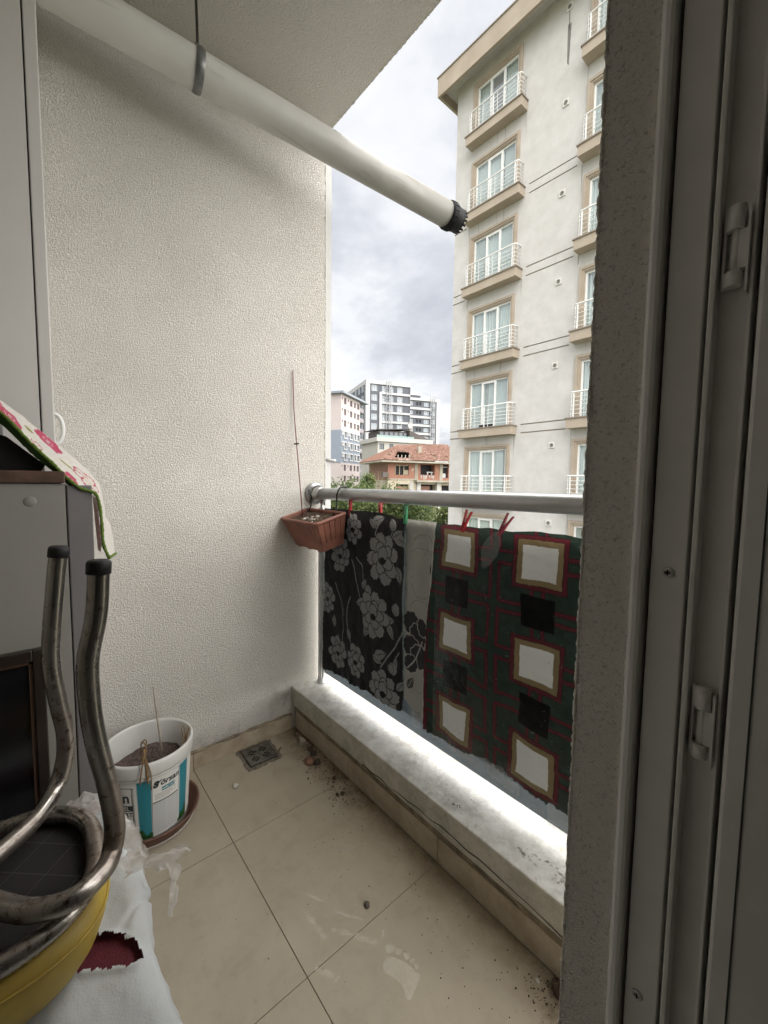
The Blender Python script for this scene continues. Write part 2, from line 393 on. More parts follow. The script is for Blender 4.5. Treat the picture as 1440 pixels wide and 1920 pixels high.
for k in range(6):
    local(MB().box((xs[k]+.0012, .8715, .0005), (xs[k+1]-.0012, .880, .080), bev=.001), PL).build('skirting_tile', SKIRT, pp)
# slumped rough bedding mortar between skirting and slab
U = np.linspace(-1.63, -.195, 360); V = np.linspace(0, 1, 9)
Pm = np.zeros((360, 9, 3)); Pm[..., 0] = U[:, None]; Pm[..., 2] = .079+V[None]*.036
Pm[..., 1] = .8765-.006*np.sin(V*np.pi)[None]+.010*(vnoise(np.stack([Pm[..., 0], V[None]+0*Pm[..., 0], 0*Pm[..., 0]], -1)*np.array([1, .05, 1]), 34, 3)-.5)
Pm -= np.array(PL); link('mortar', grid_mesh('mortar', Pm, MORTAR), pp)
# wandering crack along the slab's front face
pts = [(x, .8566, .128+.008*math.sin(x*7)+.010*(vnoise(np.array([[x, 0, 0]]), 22, 6)[0]-.5)) for x in np.linspace(-1.1, -.2, 140)]
local(MB().tube(pts, [.0006+.0016*vnoise(np.array([[x, 1, 0]]), 18, 2)[0] for x in np.linspace(-1.1, -.2, 140)], 5), PL).build('crack', mat('crack_dirt', (.06, .05, .04), 1.), pp)

# mud smears left on the slab
MUD = mat('dried_mud', (.10, .08, .055), .95, alpha=.75, mott=(120, .6)); MUD2 = mat('thin_mud_film', (.30, .25, .18), .9, alpha=.30, mott=(60, .4))
rm_ = random.Random(8)
def smear(cx, cy, r, n, mt, el=1.0, rot=0.):
    mb = MB()
    for k in range(n):
        x = cx+rm_.gauss(0, r)*el; y = cy+rm_.gauss(0, r*.6); s_ = r*rm_.uniform(.12, .5); q0 = rm_.uniform(0, 6); m_ = 8
        mb.add([(x+s_*rm_.uniform(.5, 1.2)*el*math.cos(q0+j*6.283/m_), y+s_*rm_.uniform(.4, 1.)*math.sin(q0+j*6.283/m_), .1984+.0001*(k % 5)) for j in range(m_)], [tuple(range(m_))])
    o = local(mb, PL).build('mud_mark', mt, pp); kind(o, 'stuff')
smear(-.700, .896, .010, 9, MUD); smear(-.511, .913, .012, 8, MUD2, 1.5); smear(-.482, .913, .012, 8, MUD2, 1.4); smear(-.43, .93, .014, 8, MUD2); smear(-.408, .904, .010, 7, MUD2, .6); smear(-.694, .945, .004, 5, MUD); smear(-1.063, .90, .004, 4, MUD2); smear(-.36, .93, .02, 9, MUD2, 1.6)
# thin films of settled dirt: along the foot of the parapet, in the far corner, round the drain
def dirt_film(name, axis, lo, hi, amax, scale, col=(.11, .085, .06)):
    def f(n, P, tc):
        L = n.links; g = n.nodes.new('ShaderNodeNewGeometry'); sp = n.nodes.new('ShaderNodeSeparateXYZ'); L.new(g.outputs['Position'], sp.inputs[0])
        mr = n.nodes.new('ShaderNodeMapRange'); mr.inputs[1].default_value = lo; mr.inputs[2].default_value = hi; L.new(sp.outputs[axis], mr.inputs[0])
        k = n.nodes.new('ShaderNodeTexNoise'); k.inputs['Scale'].default_value = scale; k.inputs['Detail'].default_value = 7; k.inputs['Roughness'].default_value = .72; L.new(g.outputs['Position'], k.inputs['Vector'])
        r = n.nodes.new('ShaderNodeMapRange'); r.inputs[1].default_value = .44; r.inputs[2].default_value = .66; L.new(k.outputs[0], r.inputs[0])
        m_ = n.nodes.new('ShaderNodeMath'); m_.operation = 'MULTIPLY'; L.new(mr.outputs[0], m_.inputs[0]); L.new(r.outputs[0], m_.inputs[1])
        m2 = n.nodes.new('ShaderNodeMath'); m2.operation = 'MULTIPLY'; m2.inputs[1].default_value = amax; L.new(m_.outputs[0], m2.inputs[0]); L.new(m2.outputs[0], P.inputs['Alpha'])
    return mat(name, col, 1., spec=.05, build=f)
def film_sheet(vs, m_, parent, loc=None):
    mb = MB().add(vs, [(0, 1, 2, 3)])
    if loc: local(mb, loc)
    kind(mb.build('dirt_film', m_, parent), 'stuff')
film_sheet([(-1.625, .74, .0011), (-.2, .74, .0011), (-.2, .8712, .0011), (-1.625, .8712, .0011)], dirt_film('foot_dirt', 1, .80, .885, .42, 34, (.16, .125, .085)), floor)
film_sheet([(-1.625, .60, .0014), (-1.05, .60, .0014), (-1.05, .8710, .0014), (-1.625, .8710, .0014)], dirt_film('corner_dirt', 1, .74, .90, .50, 24, (.15, .12, .085)), floor)
film_sheet([(-.44, .76, .0014), (-.2, .76, .0014), (-.2, .8710, .0014), (-.44, .8710, .0014)], dirt_film('reveal_dirt', 0, -.44, -.27, .75, 24, (.13, .095, .065)), floor)
film_sheet([(-1.6338, .62, .068), (-1.6338, .856, .068), (-1.6338, .856, .235), (-1.6338, .62, .235)], dirt_film('wall_corner_dirt', 1, .72, .90, .65, 16, (.16, .145, .115)), lw, (-1.635, .3, 0))
film_sheet([(-1.6338, -.5, .068), (-1.6338, .62, .068), (-1.6338, .62, .16), (-1.6338, -.5, .16)], dirt_film('wall_foot_dirt', 2, .15, .06, .45, 22, (.24, .21, .165)), lw, (-1.635, .3, 0))
# ---------------------------------------------------------------- railing
ALU = mat('brushed_aluminium', (.47, .47, .465), .36, metal=.85, mott=(14, .12), bump=(180, .06, .001))
ALU2 = mat('dull_aluminium', (.66, .67, .66), .45, metal=.6, mott=(20, .15))
def glassy():
    def f(n, P, tc):
        L = n.links; t = n.nodes.new('ShaderNodeBsdfTransparent'); t.inputs[0].default_value = (.52, .57, .60, 1)
        g = n.nodes.new('ShaderNodeBsdfGlossy'); g.inputs['Roughness'].default_value = .08
        d = n.nodes.new('ShaderNodeBsdfTranslucent'); d.inputs[0].default_value = (.10, .112, .12, 1)
        d2 = n.nodes.new('ShaderNodeBsdfDiffuse'); d2.inputs[0].default_value = (.17, .185, .195, 1)
        a = n.nodes.new('ShaderNodeMixShader'); a.inputs[0].default_value = .5; L.new(d.outputs[0], a.inputs[1]); L.new(d2.outputs[0], a.inputs[2])
        b = n.nodes.new('ShaderNodeMixShader'); b.inputs[0].default_value = .55; L.new(t.outputs[0], b.inputs[1]); L.new(a.outputs[0], b.inputs[2])
        c = n.nodes.new('ShaderNodeMixShader'); c.inputs[0].default_value = .06; L.new(b.outputs[0], c.inputs[1]); L.new(g.outputs[0], c.inputs[2])
        L.new(c.outputs[0], n.nodes['Material Output'].inputs[0])
    return mat('frosted_glass', (.6, .65, .68), .3, build=f)
rl = empty('railing', 'aluminium balcony railing with round handrail, post and frosted glass panel', 'railing', (-.9, .98, .198)); RL = (-.9, .98, .198)
local(MB().tube([(-1.60, .98, 1.0755), (-.9, .98, 1.0800), (-.194, .98, 1.0845), (2., .98, 1.098)], .0252, 28), RL).build('handrail', ALU, rl)
local(MB().lathe([(0, .002), (.046, .002), (.050, .006), (.050, .012), (.046, .016), (.036, .019), (.033, .024), (.031, .05), (.029, .060), (.0262, .062), (0, .062)], (-1.634, .98, 1.0755), 36, axis='x'), RL).build('wall_flange', ALU, rl)
for ang in (40, 160, 280):
    a = math.radians(ang); local(MB().lathe([(0, 0), (.004, 0), (.004, .003), (0, .004)], (-1.618, .98+.041*math.cos(a), 1.0755+.041*math.sin(a)), 10, axis='x'), RL).build('flange_screw', mat('dark_screw', (.10, .10, .10), .4, metal=.8), rl)
mb = MB()
mb.box((-1.592, .972, .215), (-1.566, 1.003, 1.000), bev=.003); mb.box((-1.5655, .982, .215), (-1.5600, .994, 1.000)); mb.box((-1.5845, .9690, .215), (-1.5735, .9725, 1.000))
local(mb, RL).build('post', ALU2, rl)
local(MB().lathe([(0, 0), (.024, 0), (.025, .004), (.022, .010), (.0195, .016), (.0195, .028), (.0175, .030), (0, .030)], (-1.579, .987, .1985), 28), RL).build('post_foot', ALU2, rl)
local(MB().lathe([(0, 0), (.018, 0), (.018, .008), (.008, .016), (.007, .030), (.011, .040), (.020, .050), (.020, .058), (0, .06)], (-1.579, .985, .998), 24), RL).build('post_head', ALU, rl)
GLASS = glassy()
local(MB().box((-1.556, .986, .252), (-.15, .993, .996)), RL).build('glass_panel', GLASS, rl)
CLAMP = mat('clamp_plastic', (.35, .36, .36), .5)
for z in (.29, .63, .95): local(MB().box((-1.566, .976, z-.012), (-1.535, .9985, z+.012), bev=.003), RL).build('glass_clamp', CLAMP, rl)
# ================================================================ cloths hung along the railing
def blend(C, mask, col): C[mask] = col
def ell(X, Z, cx, cz, a, b, rot, scal=0., lobes=9):
    c, s = math.cos(rot), math.sin(rot); u = (X-cx)*c+(Z-cz)*s; v = -(X-cx)*s+(Z-cz)*c
    r = np.sqrt((u/a)**2+(v/b)**2); t = np.arctan2(v/b, u/a)
    return r/(1+scal*np.abs(np.sin(t*lobes/2))-scal*.5)
def petal(X, Z, C, cx, cz, a, b, rot, fill, line, lw=.0034, scal=.06, vein=True):
    r = ell(X, Z, cx, cz, a+lw, b+lw, rot, scal); C[r < 1] = line
    r2 = ell(X, Z, cx, cz, a, b, rot, scal); mk = r2 < 1
    g = vnoise(np.stack([X, Z, 0*X], -1), 160, 5)
    C[mk] = (np.array(fill)[None]*(.88+.2*g[mk][:, None]))
def leafp(X, Z, C, cx, cz, ln, w, rot, fill, line):
    c, s = math.cos(rot), math.sin(rot); u = ((X-cx)*c+(Z-cz)*s)/ln; v = (-(X-cx)*s+(Z-cz)*c)/w
    inside = (np.abs(u) < 1) & (np.abs(v) < (1-u*u)*(1-.35*u)); C[inside] = fill
    ve = inside & ((np.abs(v) < .07) | ((np.abs(np.mod(u*3.2+np.abs(v)*1.1, 1.)-.5) < .07) & (np.abs(v) < .8))); C[ve] = line
def strokep(X, Z, C, pts, w, col):
    P = catmull([(x, 0, z) for x, z in pts], 14)
    d = np.full(X.shape, 9.)
    for p in P: d = np.minimum(d, (X-p.x)**2+(Z-p.z)**2)
    C[d < w*w] = col
def peony(X, Z, C, cx, cz, s, rot, fill, line):
    R = random.Random(int(abs(cx*977+cz*331)*10))
    for k in range(8):
        a = rot+k*2*math.pi/8+R.uniform(-.12, .12); d = s*R.uniform(.60, .70)
        petal(X, Z, C, cx+d*math.cos(a), cz+d*1.15*math.sin(a), s*.36, s*.30, a, fill, line, scal=.12)
    for k in range(5):
        a = rot+.5+k*2*math.pi/5+R.uniform(-.1, .1); d = s*.34
        petal(X, Z, C, cx+d*math.cos(a), cz+d*1.1*math.sin(a), s*.30, s*.24, a, fill, line, scal=.08)
    petal(X, Z, C, cx+s*.02, cz+s*.16, s*.25, s*.31, rot*.1, fill, line, scal=.05)
    petal(X, Z, C, cx, cz-s*.12, s*.13, s*.11, 0, line, line, scal=.3)
def bud(X, Z, C, cx, cz, s, fill, line):
    petal(X, Z, C, cx, cz, s, s*1.05, .3, fill, line, lw=.002); petal(X, Z, C, cx-s*.25, cz, s*.42, s*.8, .25, fill, line, lw=.0018)
def cloth(name, x0, x1, nx, nz, top, bot, y, ripple, paint, material, seed, curl=0.):
    u = np.linspace(0, 1, nx); X = x0+(x1-x0)*u
    T = np.interp(X, [p[0] for p in top], [p[1] for p in top]); B = np.interp(X, [p[0] for p in bot], [p[1] for p in bot])
    rag = (vnoise(np.stack([X, 0*X, 0*X], 1), 160, seed)-.5)*.006+(vnoise(np.stack([X, 0*X+4, 0*X], 1), 40, seed)-.5)*.008
    T = T+(vnoise(np.stack([X, 0*X+8, 0*X], 1), 26, seed)-.5)*.005
    t = np.linspace(0, 1, nz); XX = np.repeat(X[:, None], nz, 1); ZZ = T[:, None]*(1-t)[None]+(B+rag)[:, None]*t[None]
    n1 = vnoise(np.stack([XX, ZZ*.22, 0*XX], -1), 13, seed); n2 = vnoise(np.stack([XX+ZZ*.3, ZZ*.5-XX*.3, 0*XX], -1), 38, seed+1); n3 = vnoise(np.stack([XX*1.4, ZZ, 0*XX], -1), 95, seed+2)
    YY = y-ripple*((n1-.5)*1.3+(n2-.5)*.5+(n3-.5)*.16)-curl*np.maximum(0, t-.9)[None]**2*100*.01
    C = paint(XX, ZZ); return XX, YY, ZZ, C
CL = attr_mat('printed_cloth', .62, .42, bump=(900, .12, .0006))
CLW = attr_mat('printed_oilcloth', .42, .46, bump=(700, .10, .0006), spec=.22)
BLK = (.014, .0135, .014); GRY = (.27, .262, .25); LNE = (.010, .010, .011)
def paint_floral(X, Z):
    C = np.empty(X.shape+(3,)); C[:] = BLK
    C *= (.7+.9*vnoise(np.stack([X*1.0, Z*.5, 0*X], -1), 55, 8))[..., None]
    ST = (.30, .29, .28)
    for pts, w in ([[(-1.158, .98), (-1.175, .95), (-1.172, .90), (-1.16, .87)], .0026], [[(-1.083, .955), (-1.10, .92), (-1.118, .88)], .0026],
                   [[(-1.323, .814), (-1.30, .76), (-1.275, .69), (-1.22, .63)], .0026], [[(-1.435, .70), (-1.41, .66), (-1.385, .58), (-1.385, .50), (-1.40, .45)], .0024],
                   [[(-1.335, .66), (-1.355, .58), (-1.35, .52), (-1.32, .44)], .0024], [[(-1.02, .60), (-1.07, .52), (-1.13, .44), (-1.16, .37)], .0034],
                   [[(-1.04, .52), (-1.062, .48), (-1.07, .44)], .0022], [[(-1.29, .83), (-1.25, .80), (-1.24, .75)], .0022]):
        strokep(X, Z, C, pts, w, ST)
    for c in ([-1.165, .99, .036, .017, .35], [-1.195, .975, .026, .014, 2.4], [-1.038, .925, .040, .020, -.5], [-1.055, .945, .034, .015, .5], [-1.235, .735, .024, .012, 1.1], [-1.452, .53, .028, .015, 1.6],
              [-1.34, .50, .028, .014, -1.2], [-1.43, .45, .030, .013, 1.4], [-1.135, .485, .038, .018, .4], [-1.15, .46, .030, .014, -.3], [-1.055, .475, .026, .012, 1.2], [-1.03, .40, .028, .013, .9],
              [-1.255, .655, .040, .018, -2.9], [-1.22, .56, .040, .018, -1.9], [-1.10, .625, .036, .017, .1], [-1.085, .585, .034, .015, -.9], [-1.045, .80, .034, .017, -1.2], [-1.225, .60, .03, .014, 2.6]):
        leafp(X, Z, C, *c, GRY, LNE)
    for cx, cz, s in ((-1.083, .977, .020), (-1.212, .715, .019), (-1.062, .672, .021), (-1.068, .452, .021)): bud(X, Z, C, cx, cz, s, GRY, LNE)
    for cx, cz, s, r in ((-1.316, .945, .066, .3), (-1.405, .825, .074, 1.1), (-1.134, .85, .098, .2), (-1.178, .628, .092, .7), (-1.432, .395, .072, .1), (-1.292, .405, .070, .5), (-1.120, .345, .090, .9), (-1.50, .62, .07, .2)):
        peony(X, Z, C, cx, cz, s*.9, r, GRY, LNE)
    return C
XX, YY, ZZ, C = cloth('x', -1.534, -1.020, 330, 470, [(-1.534, 1.012), (-1.385, 1.016), (-1.232, 1.021), (-1.12, 1.016), (-1.05, 1.004), (-1.020, 1.006)],
    [(-1.534, .285), (-1.49, .288), (-1.187, .308), (-1.08, .300), (-1.03, .306), (-1.020, .318)], .968, .015, paint_floral, CL, 11)
fl = link('floral_cloth', grid_mesh('floral_cloth', YY[..., None]*np.array([0, 1, 0])+np.stack([XX, 0*XX, ZZ], -1), CL, C))
tag(fl, 'black cloth printed with grey peonies hung below the handrail', 'cloth')

def paint_cream(X, Z):
    C = np.empty(X.shape+(3,)); C[:] = (.40, .38, .335); C *= (.93+.14*vnoise(np.stack([X, Z*.4, 0*X], -1), 40, 2))[..., None]
    DK = (.035, .034, .036)
    def dots(cx, cz, a, b, t0, t1, n):
        for k in range(n):
            t = t0+(t1-t0)*k/(n-1); px, pz = cx+a*math.cos(t), cz+b*math.sin(t); C[(X-px)**2+(Z-pz)**2 < .0017**2] = (.10, .09, .08)
    dots(-.935, .935, .040, .022, 0, math.pi, 15); dots(-.945, .89, .045, .020, .2, math.pi-.2, 15); dots(-.94, .78, .042, .040, math.pi, 2*math.pi, 18); dots(-.945, .70, .046, .030, 0, math.pi, 16); dots(-.95, .44, .04, .03, math.pi, 2*math.pi, 14)
    for c in ((-.985, .645, .036, .040), (-.955, .605, .034, .042), (-.985, .56, .036, .04), (-.945, .535, .040, .040), (-.985, .50, .032, .03), (-.935, .64, .02, .03)):
        petal(X, Z, C, *c, .3, DK, (.46, .44, .39), lw=.003, scal=.12)
    leafp(X, Z, C, -.985, .43, .030, .014, 1., DK, (.4, .4, .36)); leafp(X, Z, C, -.898, .85, .022, .006, 1.4, DK, DK)
    strokep(X, Z, C, [(-1.0, .48), (-.965, .52), (-.935, .59)], .003, (.46, .44, .39))
    e = np.interp(Z, [.33, .6, .8, 1.0], [-.921, -.908, -.896, -.881]); C[(X > e-.006)] = (.54, .52, .47)
    return C
nx, nz = 110, 460
t = np.linspace(0, 1, nz); Zr = 1.004*(1-t)+.338*t
xl = np.full(nz, -1.022); xr = np.interp(Zr[::-1], [.33, .6, .8, 1.0], [-.918, -.905, -.892, -.876])[::-1]
uu = np.linspace(0, 1, nx); XX = xl[None]*(1-uu)[:, None]+xr[None]*uu[:, None]; ZZ = np.repeat(Zr[None], nx, 0)
ZZ = ZZ-.022*np.maximum(0, t-.93)[None]/.07*uu[:, None]+.02*(1-uu)[:, None]*np.maximum(0, t-.9)[None]/.1
YY = .9775-.008*(vnoise(np.stack([XX, ZZ*.25, 0*XX], -1), 26, 31)-.5)-.004*(vnoise(np.stack([XX, ZZ, 0*XX], -1), 70, 32)-.5)
cr = link('cream_cloth', grid_mesh('cream_cloth', np.stack([XX, YY, ZZ], -1), CL, paint_cream(XX, ZZ)))
tag(cr, 'narrow cream cloth with dotted outlines hanging between the floral and the squared cloths', 'cloth')

GRN = (.030, .048, .037); RED = (.125, .022, .030); GLD = (.27, .20, .10); WHT = (.84, .82, .78); BK2 = (.003, .003, .0035)
def paint_squares(X, Z):
    C = np.empty(X.shape+(3,)); C[:] = GRN; C *= (.85+.3*vnoise(np.stack([X, Z, 0*X], -1), 60, 2))[..., None]
    wob = (vnoise(np.stack([X, Z, 0*X], -1), 18, 3)-.5)*.005; X = X+wob; Z = Z+(vnoise(np.stack([X, Z, 0*X+5], -1), 18, 3)-.5)*.005
    def rect(xa, xb, za, zb, col): C[(X > xa) & (X < xb) & (Z > za) & (Z < zb)] = col
    def outl(xa, xb, za, zb, col, g=.0012): rect(xa-g, xb+g, za-g, zb+g, (.015, .010, .010)); rect(xa, xb, za, zb, col)
    w = .0047
    for cx in (-.781, -.518, -.258):
        for zc in (.928, .664, .393):
            for zb, s in ((zc+.135, 1), (zc-.130, -1)):
                zl = zb+(-.014 if s > 0 else .014); ze = zc+(.0195 if s > 0 else -.0135)
                for sg in (-1, 1):
                    xo = cx+sg*.117
                    outl(min(cx, xo)-w, max(cx, xo)+w, zl-w, zl+w, RED); outl(xo-w, xo+w, min(zl, ze)-w, max(zl, ze)+w, RED); outl(min(cx+sg*.06, xo)-w, max(cx+sg*.06, xo)+w, ze-w, ze+w, RED)
                    rect(min(cx, xo)-w+.001, max(cx, xo)+w-.001, zl-w, zl+w, RED)
        for zb in (1.063, .800, .532, .262):
            for sg in (-1, 1): outl(cx+sg*.015-.0045, cx+sg*.015+.0045, zb-.068, zb+.068, RED)
            rect(cx-.045, cx+.045, zb-.043, zb+.043, BK2)
    for cx in (-.781, -.518, -.258):
        for zc in (.928, .664, .393):
            outl(cx-.074, cx+.074, zc-.069, zc+.069, RED); outl(cx-.0615, cx+.0615, zc-.0575, zc+.0575, GLD); rect(cx-.0465, cx+.0465, zc-.043, zc+.043, WHT)
    outl(-.95, np.interp(.6, [0, 1], [-.9, -.9]), -1, 2, RED)
    sp = vnoise(np.stack([X, Z, 0*X+9], -1), 240, 6) > .975; C[sp] = (.30, .29, .27)
    return C
def cloth3():
    nx, nz = 470, 480; t = np.linspace(0, 1, nz)
    xt = np.linspace(-.874, -.196, nx); xb = np.linspace(-.912, -.196, nx)
    XX = xt[:, None]*(1-t)[None]+xb[:, None]*t[None]; XX[:60] += (.008*np.sin(t*math.pi))[None]*np.linspace(1, 0, 60)[:, None]*-1
    xq = XX[:, -1]; Bz = np.interp(xq, [-.912, -.82, -.708, -.59, -.50, -.196], [.298, .306, .322, .319, .314, .322])
    Bz = Bz+(vnoise(np.stack([xq, 0*xq, 0*xq], 1), 150, 3)-.5)*.010+(vnoise(np.stack([xq, 0*xq, 0*xq+3], 1), 30, 3)-.5)*.012
    Tz = np.interp(XX[:, 0], [-.874, -.72, -.60, -.52, -.196], [1.004, 1.006, 1.000, 1.008, 1.006])+(vnoise(np.stack([XX[:, 0], 0*xq, 0*xq], 1), 24, 8)-.5)*.007
    ZZ = Tz[:, None]*(1-t)[None]+Bz[:, None]*t[None]
    YY = .9660-.015*(vnoise(np.stack([XX, ZZ*.5, 0*XX], -1), 12, 41)-.5)-.004*(vnoise(np.stack([XX+ZZ, ZZ-XX*.3, 0*XX], -1), 42, 42)-.5)-.0012*(vnoise(np.stack([XX, ZZ, 0*XX], -1), 120, 43)-.5)
    return XX, YY, ZZ
XX, YY, ZZ = cloth3()
sq = link('squared_oilcloth', grid_mesh('squared_oilcloth', np.stack([XX, YY, ZZ], -1), CLW, paint_squares(XX, ZZ)))
tag(sq, 'dark green oilcloth with red lattice lines and gold framed white squares on the railing', 'cloth')

# clear crinkled film over the oilcloth
def film():
    def f(n, P, tc):
        L = n.links; no = n.nodes.new('ShaderNodeTexNoise'); no.inputs['Scale'].default_value = 26; no.inputs['Detail'].default_value = 5; no.inputs['Distortion'].default_value = .6
        L.new(tc.outputs['Object'], no.inputs['Vector']); b = n.nodes.new('ShaderNodeBump'); b.inputs['Strength'].default_value = .35; b.inputs['Distance'].default_value = .004; L.new(no.outputs[0], b.inputs['Height'])
        t = n.nodes.new('ShaderNodeBsdfTransparent'); g = n.nodes.new('ShaderNodeBsdfGlossy'); g.inputs['Roughness'].default_value = .14; g.inputs[0].default_value = (.9, .9, .9, 1); L.new(b.outputs[0], g.inputs['Normal'])
        fr = n.nodes.new('ShaderNodeFresnel'); fr.inputs[0].default_value = 1.35; L.new(b.outputs[0], fr.inputs[1])
        mr = n.nodes.new('ShaderNodeMapRange'); mr.inputs[1].default_value = .0; mr.inputs[2].default_value = .6; mr.inputs[3].default_value = .003; mr.inputs[4].default_value = .09; L.new(fr.outputs[0], mr.inputs[0])
        m = n.nodes.new('ShaderNodeMixShader'); L.new(mr.outputs[0], m.inputs[0]); L.new(t.outputs[0], m.inputs[1]); L.new(g.outputs[0], m.inputs[2]); L.new(m.outputs[0], n.nodes['Material Output'].inputs[0])
    return mat('clear_film', (.9, .9, .9), .2, build=f)
FILM = film()
nx, nz = 150, 150; t = np.linspace(0, 1, nz); xx = np.linspace(-.86, -.197, nx); XX = np.repeat(xx[:, None], nz, 1)
Bz = .285+.022*vnoise(np.stack([xx, 0*xx, 0*xx], 1), 22, 4)-.02*((xx+.86)/.66); ZZ = 1.010*(1-t)[None]+Bz[:, None]*t[None]
YY = .9560-.004*(vnoise(np.stack([XX, ZZ, 0*XX], -1), 9, 51)-.5)-.0012*(vnoise(np.stack([XX, ZZ, 0*XX], -1), 37, 52)-.5)
cf = link('clear_plastic_sheet', grid_mesh('clear_plastic_sheet', np.stack([XX, YY, ZZ], -1), FILM))
tag(cf, 'clear crinkled plastic film pinned over the green squared oilcloth', 'plastic sheet')
# torn milky strips of film and tape along the bottom edge
MILK = mat('milky_film', (.50, .51, .52), .35, alpha=.30, bump=(60, .5, .004))
for (xa, xb, za, zb, y) in ((-.80, -.70, .292, .322, .972), (-.655, -.60, .290, .335, .970), (-.60, -.55, .285, .312, .971), (-.47, -.38, .262, .318, .969), (-.97, -.93, .285, .345, .975)):
    tp = MB(); n = 9; vs = []
    for i in range(n):
        for j in range(4):
            u, v = i/(n-1), j/3; vs.append((xa+(xb-xa)*u, y-.006*vnoise(np.array([[u*3, v*2, xa]]), 2.3, 3)[0], za+(zb-za)*v+.012*(vnoise(np.array([[u*4, v, xa*9]]), 2, 7)[0]-.5)))
    tp.add(vs, [(i*4+j, i*4+j+1, (i+1)*4+j+1, (i+1)*4+j) for i in range(n-1) for j in range(3)], 0, True); tp.build('torn_film', MILK, cf)

# ---------------------------------------------------------------- clothes pegs
def peg(loc, tilt, lean, open_, colr, name_m, label):
    P = mat(name_m, colr, .35, spec=.5, mott=(60, .15), trans=.12)
    r = empty('clothes_peg', label, 'clothes peg', loc, group='plastic clothes pegs on the hung cloths')
    r.rotation_euler = (lean, tilt, 0)
    for s in (-1, 1):
        mb = MB(); pr = [(0, -.034), (.0052*1.0, -.034), (.0062, -.010), (.0068, .004), (.0058, .014), (.0048, .030), (.0046, .034), (.0018, .034), (.0020, .012), (.0008, .002), (.0012, -.012)]
        mb.poly([(x*s, z) for x, z in pr], 'y', -.0045, .0045)
        a = s*open_; c, sn = math.cos(a), math.sin(a)
        mb.v = [((x)*c+(z)*sn, y, -(x)*sn+(z)*c) if z > 0 else (x*1.0, y, z) for x, y, z in mb.v]
        mb.build('lever', P, r)
    MB().lathe([(.0028, -.0052), (.0036, -.0052), (.0036, .0052), (.0028, .0052)], (0, 0, .002), 12, axis='x').build('spring', ALU2, r).rotation_euler = (0, 0, math.pi/2)
    return r
peg((-1.335, .966, 1.026), math.radians(4), 0., .06, (.50, .012, .018), 'red_plastic', 'bright red peg beside the planter on the floral cloth')
peg((-1.178, .992, 1.034), math.radians(-3), 0., .08, (.50, .012, .018), 'red_plastic', 'bright red peg clipped behind the top edge of the floral cloth')
peg((-1.012, .966, 1.022), math.radians(3), 0., .05, (.035, .30, .12), 'green_plastic', 'green peg where the floral cloth meets the cream cloth')
peg((-.752, .962, 1.019), math.radians(18), -.10, .19, (.42, .008, .014), 'deep_red_plastic', 'red peg leaning right with spread handles on the left white square')
peg((-.618, .958, 1.019), math.radians(28), -.12, .19, (.33, .035, .075), 'crimson_plastic', 'dusky pink peg leaning right with spread handles over crumpled film')
# crumple of film under the pink peg
vs = []; n = 12
for i in range(n):
    for j in range(6):
        u, v = i/(n-1), j/5; z = 1.0-.105*u; x = -.635-.035*u+(-.016+.032*v)*(.5+1.3*math.sin(math.pi*min(1, u*1.05))); vs.append((x, .950-.012*vnoise(np.array([[u*3, v*4, 0]]), 2.2, 9)[0], z))
MB().add(vs, [(i*6+j, i*6+j+1, (i+1)*6+j+1, (i+1)*6+j) for i in range(n-1) for j in range(5)], 0, True).build('crumple', MILK2 if 'MILK2' in globals() else mat('thin_milky_film', (.40, .40, .40), .25, alpha=.22, bump=(90, .8, .006)), cf)

# ---------------------------------------------------------------- planter with two wire hooks
TERRA = mat('terracotta_plastic', (.30, .125, .085), .5, spec=.35, mott=(16, .35, (.21, .09, .065)), bump=(80, .12, .001))
SOIL = mat('dry_soil', (.13, .085, .055), 1., mott=(120, .7, (.045, .03, .02)), bump=(140, 1., .004))
WIRE = mat('black_wire', (.012, .012, .012), .45)
pl = empty('planter_box', 'terracotta plastic planter box hooked on the handrail at the left wall', 'planter', (-1.481, .875, .989)); 
pl.rotation_euler = (math.radians(16), 0, math.radians(-1.5))
def frustum(w0, d0, w1, d1, z0, z1): # bottom/top half sizes, outer ring loop
    return [(-w0, -d0, z0), (w0, -d0, z0), (w0, d0, z0), (-w0, d0, z0)], [(-w1, -d1, z1), (w1, -d1, z1), (w1, d1, z1), (-w1, d1, z1)]
wt, dt, wb, db, hh = .154, .073, .118, .050, .128
mb = MB()
# fluted outer wall: zigzag section
def section(w, d, amp):
    pts = []
    def side(ax, ay, bx, by, n, nx_, ny_):
        for i in range(n):
            for k, a in ((0, 0), (.12, 1), (.88, 1)):
                t = (i+k)/n; pts.append((ax+(bx-ax)*t+nx_*amp*a, ay+(by-ay)*t+ny_*amp*a))
    side(-w, -d, w, -d, 11, 0, -1); side(w, -d, w, d, 5, 1, 0); side(w, d, -w, d, 11, 0, 1); side(-w, d, -w, -d, 5, -1, 0); return pts
loops = [(wt-.006, dt-.006, .0036, -.012), (wb+.006, db+.004, .0036, -.094), (wb+.006, db+.004, .0, -.096), (wb, db, 0., -hh)]
rings = [[(x, y, z) for x, y in section(w, d, a)] for w, d, a, z in loops]; n = len(rings[0])
vs = [p for r in rings for p in r]; fs = [(i*n+j, i*n+(j+1) % n, (i+1)*n+(j+1) % n, (i+1)*n+j) for i in range(3) for j in range(n)]+[tuple(3*n+j for j in range(n))]
mb.add(vs, fs)
inn = [(wt-.009, dt-.009, -.002), (wb+.02, db+.012, -.05)]
a = [(-inn[0][0], -inn[0][1], inn[0][2]), (inn[0][0], -inn[0][1], inn[0][2]), (inn[0][0], inn[0][1], inn[0][2]), (-inn[0][0], inn[0][1], inn[0][2])]
